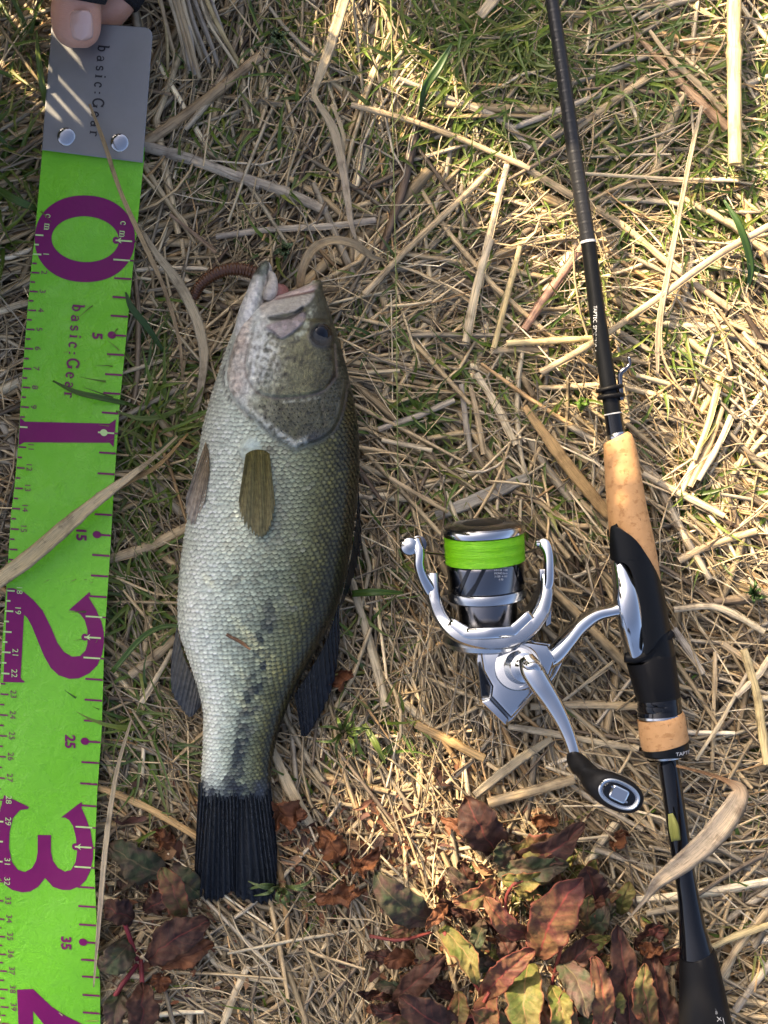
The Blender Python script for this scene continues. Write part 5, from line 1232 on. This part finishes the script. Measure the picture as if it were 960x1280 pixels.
S([(635, 908), (705, 920), (798, 936)], 9, PALE, 'pale stem passing under the crank arm', z=Z1)
S([(663, 883), (730, 881), (797, 883)], 11, TAN, 'level stem between crank arm and lock nut', z=Z1)
S([(593, 994), (642, 955), (690, 923)], [11, 15, 9], PALE, 'flat pale straw left of the handle knob', False, z=Z2, fold=.12)
S([(610, 1004), (660, 990), (718, 974)], [15, 14, 12], TAN, 'broad stem touching the handle knob from the left', z=Z2)
S([(703, 877), (735, 852), (768, 826)], 5, PALE, 'thin straw between reel stem and lock nut', z=Z1)
S([(520, 905), (560, 925), (605, 948)], 12, ORNG, 'sunlit orange stem below the reel body', z=Z1)
S([(338, 930, .014), (362, 985, .015), (388, 1030, .014)], [9, 17, 13], PALE, 'split pale straw poking out beside the fish tail', False, fold=.15)
S([(438, 720), (458, 790), (482, 882)], 11, PALE, 'stout pale stem right of the fish behind its dorsal fin', z=Z1)
S([(123, 985), (178, 1007), (250, 1048)], 9, ORNG, 'reddish tan stem running to the tail fin', z=Z2)
S([(164, 900, .018), (146, 965, .022), (133, 1050, .023), (125, 1140, .022), (117, 1234, .019)], [3, 6, 8, 7, 2], PALE, 'long thin dry blade along the tape edge near numeral three', False, name='dry_grass_strand', cat='grass blade')
S([(310, 1207), (292, 1245), (276, 1290)], 10, PALE, 'pale stem at the bottom edge below the tail', z=Z1)
S([(136, 699), (185, 683), (236, 658)], 14, TAN, 'thick stem between the tape and the fish belly', z=Z1)
S([(163, 844), (190, 823), (220, 797)], 13, TAN, 'short thick stem touching the anal fin', z=Z1)
S([(177, 878), (197, 845), (216, 812)], 7, PALE, 'thin pale stem below the short thick stem at the anal fin', z=Z2)
S([(181, 179), (250, 131), (325, 70)], [15, 16, 13], (.40, .29, .17), 'thick brown stem right of the steel plate', z=Z1)
S([(181, 183), (253, 204), (325, 232)], [16, 15, 12], GREY, 'thick grey stem sloping away from the steel plate corner', z=Z1)
S([(212, 268), (240, 290), (270, 316)], 5, BRWN, 'thin dark twig above the worm lure', z=Z2)
S([(283, 793), (297, 801), (313, 812)], [5, 3.5, 2.5], (.16, .09, .05), 'tiny brown thorn twig stuck on the fish flank', z=zp(298, 802) + .0012, name='twig', cat='twig')
S([(0, 470), (20, 455), (38, 447)], 5, PALE, 'short straw tip at the left edge', z=Z1)
S([(-20, 395), (15, 384), (40, 377)], 9, PALE, 'pale straw left of the tape near the two centimetre mark', z=Z1)
S([(640, 1040), (700, 1050), (760, 1045)], 4, PALE, 'fine straw below the handle knob', z=Z2)
S([(600, 20), (625, -10), (640, -30)], [14, 16, 10], PALE, 'broad pale blade end at the top edge', False, z=.02, name='dry_grass_strand', cat='grass blade')
S([(920, 870), (950, 840), (975, 800)], 8, PALE, 'slanting straw crossing the right edge beside the lock nut', z=Z2)
S([(895, 1230), (925, 1180), (965, 1130)], 10, TAN, 'slanting stem right of the butt grip', z=Z1)
S([(888, 1185), (920, 1170), (965, 1155)], 9, YEL, 'yellow stem touching the top of the butt grip', z=Z2)
S([(905, 1285), (935, 1240), (970, 1195)], 10, GREY, 'grey stem at the bottom right corner', z=Z1)
# sheaf of stems top left
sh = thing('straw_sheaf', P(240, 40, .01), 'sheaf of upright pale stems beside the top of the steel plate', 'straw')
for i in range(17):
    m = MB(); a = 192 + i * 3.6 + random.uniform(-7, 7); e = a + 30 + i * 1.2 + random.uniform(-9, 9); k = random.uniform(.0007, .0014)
    sweep(m, [P(*q) for q in catmull([(a, -30, .018), (a + 18 + random.uniform(-6, 6), 25, .016 + random.uniform(-.006, .004)), (e, random.uniform(62, 100), random.uniform(.004, .012))], 14)], [(k, k * .7)] * 14, 8, color=cvar(random.choice((PALE, TAN, GREY, YEL)), random.uniform(.7, 1.1))); m.build('stem', M['straw'], sh)  # random tones, dimmed overall: shade put into the stem colour
# big curled leaf over the rear blank
m = MB(); blade(m, [(845, 957, .044), (880, 966, .047), (910, 977, .049), (924, 990, .051), (910, 1018, .053), (884, 1050, .053), (852, 1078, .050), (822, 1102, .044), (808, 1122, .036), (790, 1143, .028), (768, 1166, .019)], [1.5, 2, 3.5, 10, 14, 14, 12, 8, 3.5, 1.4, .8], 44, fold=.3, color=(.66, .52, .34), wob=.05)
m.c = [tuple(np.array((.66, .52, .34)) * (1 - k) + np.array((.30, .17, .08)) * k) for k in [max(0, min(1, (.036 - u[0]) / .012)) for u in m.uv]]
cl = m.build('dry_leaf', M['dry_blade']); tag(cl, 'wide tan curled leaf draped over the black rod behind the rear cork', 'leaf')
m = MB(); blade(m, [(838, 1017, .041), (842, 1033, .0425), (845, 1051, .042)], [3, 6, 5.5], 10, fold=.05, color=(.34, .34, .09)); yl = m.build('leaf_scrap', M['grass']); tag(yl, 'small yellow leaf scrap stuck to the black rod', 'leaf')
# green blades lying over things
def gblade(pts, w, c, label): 
    m = MB(); blade(m, pts, [x * .5 for x in w], 24, color=c, fold=.35); o = m.build('green_grass_strand', M['grass']); tag(o, label, 'grass blade', None, 'thing')
G1, G2, G3 = (.09, .16, .025), (.15, .20, .04), (.06, .12, .03)
gblade([(66, 476, .024), (95, 490, .025), (125, 497, .024), (160, 505, .017)], [2, 6, 7, 5], G1, 'thin green blade lying across the tape near the eight mark')
gblade([(145, 514, .021), (175, 523, .021), (205, 520, .017), (228, 508, .012)], [2, 6, 7, 5], G2, 'green blade between tape and fish at the numeral one')
gblade([(157, 365, .022), (165, 385, .021), (185, 410, .017), (205, 440, .010)], [2, 8, 8, 4], G3, 'dark green blade touching the tape right of the three mark')
gblade([(46, 38, .034), (48, 70, .034), (53, 105, .030), (58, 130, .020)], [2, 6, 8, 6], G2, 'upright green blade left of the steel plate')
gblade([(-10, 232, .02), (20, 250, .022), (48, 262, .016)], [8, 10, 7], G1, 'broad green blade left of the tape above the zero')
gblade([(140, 840, .016), (180, 795, .022), (215, 782, .022), (250, 792, .022)], [6, 7, 5, 2], G1, 'green blade reaching onto the fish belly')
gblade([(565, 55, .03), (548, 85, .032), (532, 110, .028), (525, 140, .018)], [3, 11, 9, 3], G3, 'broad dark green blade in the grass at top centre')
gblade([(905, 250, .02), (925, 285, .022), (938, 330, .016), (935, 360, .01)], [3, 9, 9, 5], G3, 'broad green blade right of the rod near the right edge')
gblade([(440, 742, .016), (470, 740, .02), (505, 741, .016)], [8, 9, 3], G1, 'broad green blade right of the fish dorsal fin')
gblade([(455, 905, .016), (470, 930, .022), (482, 955, .018)], [6, 8, 2], G2, 'green blade right of the soft dorsal fin')

# small plants
def sprig(px, py, n, r, label, name='seedling', c=(.11, .20, .05), z=.012, wd=4, spread=6.28, a0=0.0):
    t_ = thing(name, P(px, py, 0), label, 'plant', 'small green seedlings')
    for i in range(n):
        a = a0 + spread * (i + .5) / n + random.uniform(-.45, .45); L = r * random.uniform(.45, 1.2); m = MB(); bx = random.uniform(-3, 3); k = random.uniform(-.35, .35); up = random.uniform(.004, .013)
        blade(m, [(px + bx, py + bx * .5, z - .006), (px + math.cos(a) * L * .5, py + math.sin(a) * L * .5, z + up), (px + math.cos(a + k) * L, py + math.sin(a + k) * L, z + random.uniform(-.002, up))], [wd * .4, wd * random.uniform(.7, 1.1), .3], 12, color=cvar(c, random.uniform(.7, 1.25)), fold=.3); m.build('leaf', M['grass'], t_)
sprig(356, 312, 9, 15, 'silvery green seedling above the fish snout', c=(.13, .19, .10), wd=3)
sprig(943, 742, 9, 16, 'bright green star-shaped seedling near the right edge', wd=3)
sprig(728, 504, 5, 9, 'small round-leaved clover left of the hook keeper', c=(.16, .28, .04), wd=7)
sprig(352, 1108, 11, 40, 'pale green grass tuft growing at the tip of the tail fin', c=(.20, .26, .09), wd=3, name='grass_tuft', a0=-.4, spread=4.2)
sprig(350, 45, 8, 16, 'feathery green seedling at the top left of the grass', c=(.12, .18, .09), wd=3)
sprig(430, 915, 9, 36, 'small grass tuft right of the soft dorsal fin', c=(.14, .20, .05), wd=2.6, name='grass_tuft')

# ------------------------------------------------------------------ dock plants
def dock_leaf(parent, base, tip, w, mat, z0=.012, z1=.022, cup=.25, wave=.0012, name='leaf', bow=0.0, crumple=.0014, ragged=.17):
    """base, tip px; w = full width px"""
    b = np.array(base, float); e = np.array(tip, float); d = e - b; L = np.hypot(*d); nrm = np.array((-d[1], d[0])) / L; na, nc = 26, 16
    V = []; UV = []; ph = random.uniform(0, 6); ph2 = random.uniform(0, 6); arch = random.uniform(.003, .010) * min(1.3, L / 60); sd = random.uniform(0, 50)
    roll = random.uniform(-.25, .25); tipcurl = random.uniform(-.012, .006) * min(1, L / 70)
    for i in range(na + 1):
        s = i / na; c = b + d * s + nrm * bow * L * math.sin(math.pi * s)
        hw_ = w * .5 * (math.sin(math.pi * min(1, s * .93 + .05)) ** .62) * (1 - .22 * s) * 1.12 if s < .995 else w * .02
        hw_ = max(hw_, .8)
        for j in range(nc + 1):
            u = j / nc * 2 - 1; ed = 1 + ragged * (mnoise.noise(Vector((s * 5, (2 if u > 0 else -2), sd))) * 1.4 + mnoise.noise(Vector((s * 14, (2 if u > 0 else -2), sd + 9)))) * abs(u)
            q = c + nrm * u * hw_ * ed
            fold_ = -math.exp(-(u * 7) ** 2) * .0007 + .0006 * math.sin(s * 26 - abs(u) * 5 + ph) * abs(u) ** .6
            z = z0 + (z1 - z0) * s + arch * math.sin(math.pi * s * .9) + tipcurl * s ** 3 + roll * u * hw_ * K + cup * abs(u) ** 1.6 * hw_ * K + wave * (abs(u) ** 2) * (math.sin(s * 13 + ph * (1 if u > 0 else 1.7)) + .5 * math.sin(s * 27 + ph2 * (1 if u > 0 else 1.3))) + fold_
            p = P(q[0], q[1], z)
            nv_ = mnoise.noise_vector(Vector((p.x * 160 + sd, p.y * 160, 0))) + .5 * mnoise.noise_vector(Vector((p.x * 420, p.y * 420 + sd, 3)))
            p += nv_ * crumple * Vector((1, 1, 1.6))
            V.append(p); UV.append((s * L * K * 25, j / nc))
    F = [(i * (nc + 1) + j, i * (nc + 1) + j + 1, (i + 1) * (nc + 1) + j + 1, (i + 1) * (nc + 1) + j) for i in range(na) for j in range(nc)]
    o = mesh_obj(name, V, F, M[mat], parent, True, UV); sm = o.modifiers.new('solid', 'SOLIDIFY'); sm.thickness = .0003; return o
def petiole(parent, pts, r, c): 
    m = MB(); sweep(m, [P(*q) for q in catmull(pts, 16)], [r] * 16, 8, color=c); m.build('leaf_stalk', M['straw'], parent)
dock = thing('dock_plant', P(660, 1200, 0), 'red and green dock rosette in sun at the bottom centre', 'plant')
DL = [((622, 1066), (582, 996), 66, 'leaf_maroon', .016, .030), ((612, 1030), (550, 1024), 30, 'leaf_dead', .014, .020), ((648, 1072), (730, 1028), 46, 'leaf_maroon', .018, .030), ((640, 1066), (708, 1048), 38, 'leaf_mixed', .014, .022), ((622, 1088), (712, 1080), 40, 'leaf_dark', .016, .028), ((628, 1100), (694, 1092), 30, 'leaf_green', .020, .026), ((622, 1104), (566, 1128), 36, 'leaf_mixed', .018, .026), ((662, 1172), (606, 1120), 34, 'leaf_pink', .020, .030), ((672, 1196), (726, 1098), 74, 'leaf_pink', .020, .036), ((553, 1160), (596, 1230), 36, 'leaf_green', .018, .028), ((542, 1152), (468, 1092), 58, 'leaf_dark', .012, .022), ((560, 1130), (532, 1160), 22, 'leaf_dead', .018, .024), ((492, 1252), (556, 1192), 40, 'leaf_maroon', .014, .022), ((604, 1150), (592, 1194), 26, 'leaf_dark', .016, .022), ((602, 1248), (668, 1188), 42, 'leaf_pink', .018, .030), ((580, 1300), (498, 1246), 62, 'leaf_maroon', .014, .024), ((575, 1240), (572, 1290), 32, 'leaf_mixed', .016, .022), ((612, 1238), (622, 1300), 40, 'leaf_pink', .016, .028), ((660, 1205), (664, 1300), 60, 'leaf_green', .016, .030), ((700, 1200), (735, 1270), 46, 'leaf_dark', .016, .030), ((690, 1230), (700, 1300), 40, 'leaf_green', .020, .028), ((748, 1136), (732, 1082), 50, 'leaf_maroon', .014, .024), ((792, 1300), (772, 1156), 52, 'leaf_maroon', .018, .032), ((842, 1300), (812, 1186), 50, 'leaf_maroon', .014, .024), ((818, 1290), (806, 1205), 40, 'leaf_mixed', .014, .022), ((748, 1300), (742, 1196), 38, 'leaf_pink', .018, .030), ((770, 1275), (772, 1238), 34, 'leaf_green', .022, .028), ((735, 1158), (740, 1118), 30, 'leaf_mixed', .018, .026), ((676, 1120), (642, 1112), 24, 'leaf_green', .020, .024), ((690, 1165), (668, 1118), 32, 'leaf_green', .018, .026), ((640, 1085), (628, 1050), 34, 'leaf_dark', .016, .022), ((520, 1150), (480, 1168), 30, 'leaf_mixed', .012, .016), ((520, 1200), (478, 1205), 34, 'leaf_dead', .012, .018), ((505, 1215), (520, 1238), 24, 'leaf_mixed', .014, .018), ((640, 1210), (620, 1168), 36, 'leaf_maroon', .014, .020), ((690, 1215), (755, 1160), 40, 'leaf_maroon', .014, .022), ((555, 1215), (520, 1180), 30, 'leaf_dark', .010, .016), ((640, 1280), (590, 1262), 34, 'leaf_mixed', .014, .022), ((720, 1300), (712, 1232), 36, 'leaf_mixed', .020, .030), ((600, 1120), (560, 1085), 28, 'leaf_dark', .010, .014), ((530, 1270), (470, 1285), 36, 'leaf_mixed', .012, .018), ((790, 1190), (840, 1150), 34, 'leaf_maroon', .010, .014), ((752, 1210), (790, 1180), 36, 'leaf_dark', .010, .016)]
for i, (a, b, w, mt, z0, z1) in enumerate(DL): dock_leaf(dock, a, b, w * .78, mt, z0, z1 + random.uniform(-.002, .004), cup=random.uniform(.05, .4), wave=random.uniform(.0008, .0024), bow=random.uniform(-.14, .14), crumple=.0011)
rq = random.Random(3)
for i in range(105):       # smaller leaves and shoots filling the rosette
    x = rq.uniform(470, 845); y = rq.uniform(1090, 1300)
    if x < 540 and y < 1150 or x > 760 and y < 1140: continue
    an = math.atan2(y - 1230, x - 655) + rq.uniform(-.9, .9); L = rq.uniform(18, 58)
    dock_leaf(dock, (x, y), (x + math.cos(an) * L, y + math.sin(an) * L * .9), L * rq.uniform(.3, .6), rq.choice(('leaf_maroon', 'leaf_maroon', 'leaf_dark', 'leaf_mixed', 'leaf_pink', 'leaf_green', 'leaf_dead', 'leaf_dark')), rq.uniform(.004, .012), rq.uniform(.008, .022), cup=rq.uniform(-.1, .5), wave=rq.uniform(.001, .003), bow=rq.uniform(-.15, .15), crumple=.0012, ragged=.18)
for q in (((640, 1180, .010), (632, 1130, .02), (640, 1108, .024), (655, 1100, .026)), ((690, 1230, .01), (700, 1190, .022), (712, 1150, .03)), ((700, 1210, .012), (725, 1215, .026), (750, 1245, .03)), ((600, 1240, .012), (575, 1200, .02), (555, 1165, .022)), ((560, 1260, .012), (590, 1270, .02), (612, 1240, .022)), ((540, 1165, .012), (500, 1175, .018), (462, 1170, .016))): petiole(dock, q, .0009, (.22, .05, .04))
dock2 = thing('dock_plant', P(190, 1180, 0), 'dark maroon dock rosette in shade between tape and tail fin', 'plant')
DL2 = [((205, 1092), (136, 1056), 54, 'leaf_dark', .012, .020), ((212, 1085), (252, 1122), 46, 'leaf_dark', .012, .014), ((228, 1150), (202, 1084), 40, 'leaf_mixed', .014, .022), ((168, 1150), (128, 1132), 40, 'leaf_maroon', .012, .020), ((184, 1202), (264, 1150), 54, 'leaf_maroon', .014, .024), ((165, 1180), (122, 1215), 46, 'leaf_dark', .012, .020), ((178, 1300), (176, 1226), 50, 'leaf_maroon', .014, .022), ((150, 1240), (140, 1290), 36, 'leaf_dark', .012, .018), ((200, 1210), (268, 1180), 34, 'leaf_dead', .010, .016), ((205, 1215), (198, 1242), 30, 'leaf_dead', .010, .016), ((180, 1140), (212, 1118), 30, 'leaf_maroon', .010, .016), ((150, 1110), (180, 1078), 30, 'leaf_dark', .009, .014)]
for i, (a, b, w, mt, z0, z1) in enumerate(DL2): dock_leaf(dock2, a, b, w * .82, mt, z0, z1, cup=random.uniform(.05, .35), wave=random.uniform(.0008, .002), bow=random.uniform(-.08, .08))
for q in (((172, 1205, .010), (150, 1235, .016), (132, 1265, .014)), ((176, 1200, .01), (178, 1240, .018), (176, 1280, .018)), ((172, 1200, .01), (150, 1140, .016), (140, 1135, .016))): petiole(dock2, q, .0012, (.20, .03, .04))
# withered leaves lying singly
WL = [((340, 1030), (388, 1018), 34, 'crumpled rust-brown leaf just right of the tail fin'), ((395, 1045), (425, 1075), 30, 'curled rust leaf between the tail fin and the dock rosette'), ((418, 845), (432, 862), 22, 'small rust leaf scrap right of the soft dorsal fin'), ((430, 1085), (470, 1060), 26, 'shrivelled brown leaf at the left edge of the dock rosette'), ((400, 1120), (460, 1108), 24, 'long twisted brown leaf left of the dock rosette'), ((190, 1040), (222, 1052), 26, 'rust-brown leaf scrap left of the tail fin'), ((690, 1040), (672, 1022), 22, 'bright orange curled leaf scrap in the dock rosette'), ((765, 1060), (790, 1048), 20, 'small rust scrap below the handle knob'), ((735, 1185), (755, 1172), 18, 'small orange scrap in the dock leaves at right')]
for a, b, w, lb in WL:
    o = dock_leaf(None, a, b, w, 'leaf_dead', .011, .015, cup=.7, wave=.004, name='withered_leaf', crumple=.0035, ragged=.4, bow=random.uniform(-.25, .25)); tag(o, lb, 'leaf', 'withered leaves on the straw')
# crumbled leaf litter round the dock
r = np.random.default_rng(91); n = 4200
cx_ = np.concatenate([r.normal(450, 75, 2100), r.normal(610, 75, 1300), r.normal(210, 50, 800)]); cyy = np.concatenate([r.normal(1055, 40, 2100), r.normal(1120, 70, 1300), r.normal(1120, 70, 800)])
a = r.uniform(0, 6.28, n); L = np.exp(r.normal(math.log(.0019), .5, n)); w = L * r.uniform(.15, .6, n); zz = r.uniform(-.004, .012, n); q = PN(cx_, cyy, zz); tl = r.normal(0, .5, (n, 2))
V = np.empty((n, 9, 3)); shp = ((0, 0), (-1, -.3), (-.5, -1), (.3, -.7), (1, -.5), (.8, .4), (.2, .6), (-.3, 1), (-.9, .5))
for j, (u_, v_) in enumerate(shp):
    uu = u_ * r.uniform(.6, 1.25, n); vv = v_ * r.uniform(.5, 1.3, n)
    V[:, j, 0] = q[:, 0] + np.cos(a) * L * uu - np.sin(a) * w * vv; V[:, j, 1] = q[:, 1] + np.sin(a) * L * uu + np.cos(a) * w * vv; V[:, j, 2] = q[:, 2] + tl[:, 0] * L * uu * .6 + tl[:, 1] * w * vv + (0 if j == 0 else r.uniform(-.3, .7, n) * w)
base = (np.arange(n) * 9)[:, None, None]; tri = np.array([(0, 1 + i, 1 + (i + 1) % 8) for i in range(8)])[None]
pc_ = np.array([(.15, .06, .03), (.10, .04, .024), (.21, .09, .042), (.06, .03, .02), (.28, .16, .08)]); C = np.repeat(pc_[r.choice(5, n)] * r.uniform(.7, 1.2, (n, 1)), 9, 0)
o = mesh_obj('leaf_crumbs', V.reshape(-1, 3), (base + tri).reshape(-1, 3), M['straw'], None, True, np.tile([(.003 * i, .1 * i) for i in range(9)], (n, 1)), C); o['kind'] = 'stuff'; o['label'] = 'crumbled rust-brown leaf litter around the dock plants'; o['category'] = 'leaf litter'
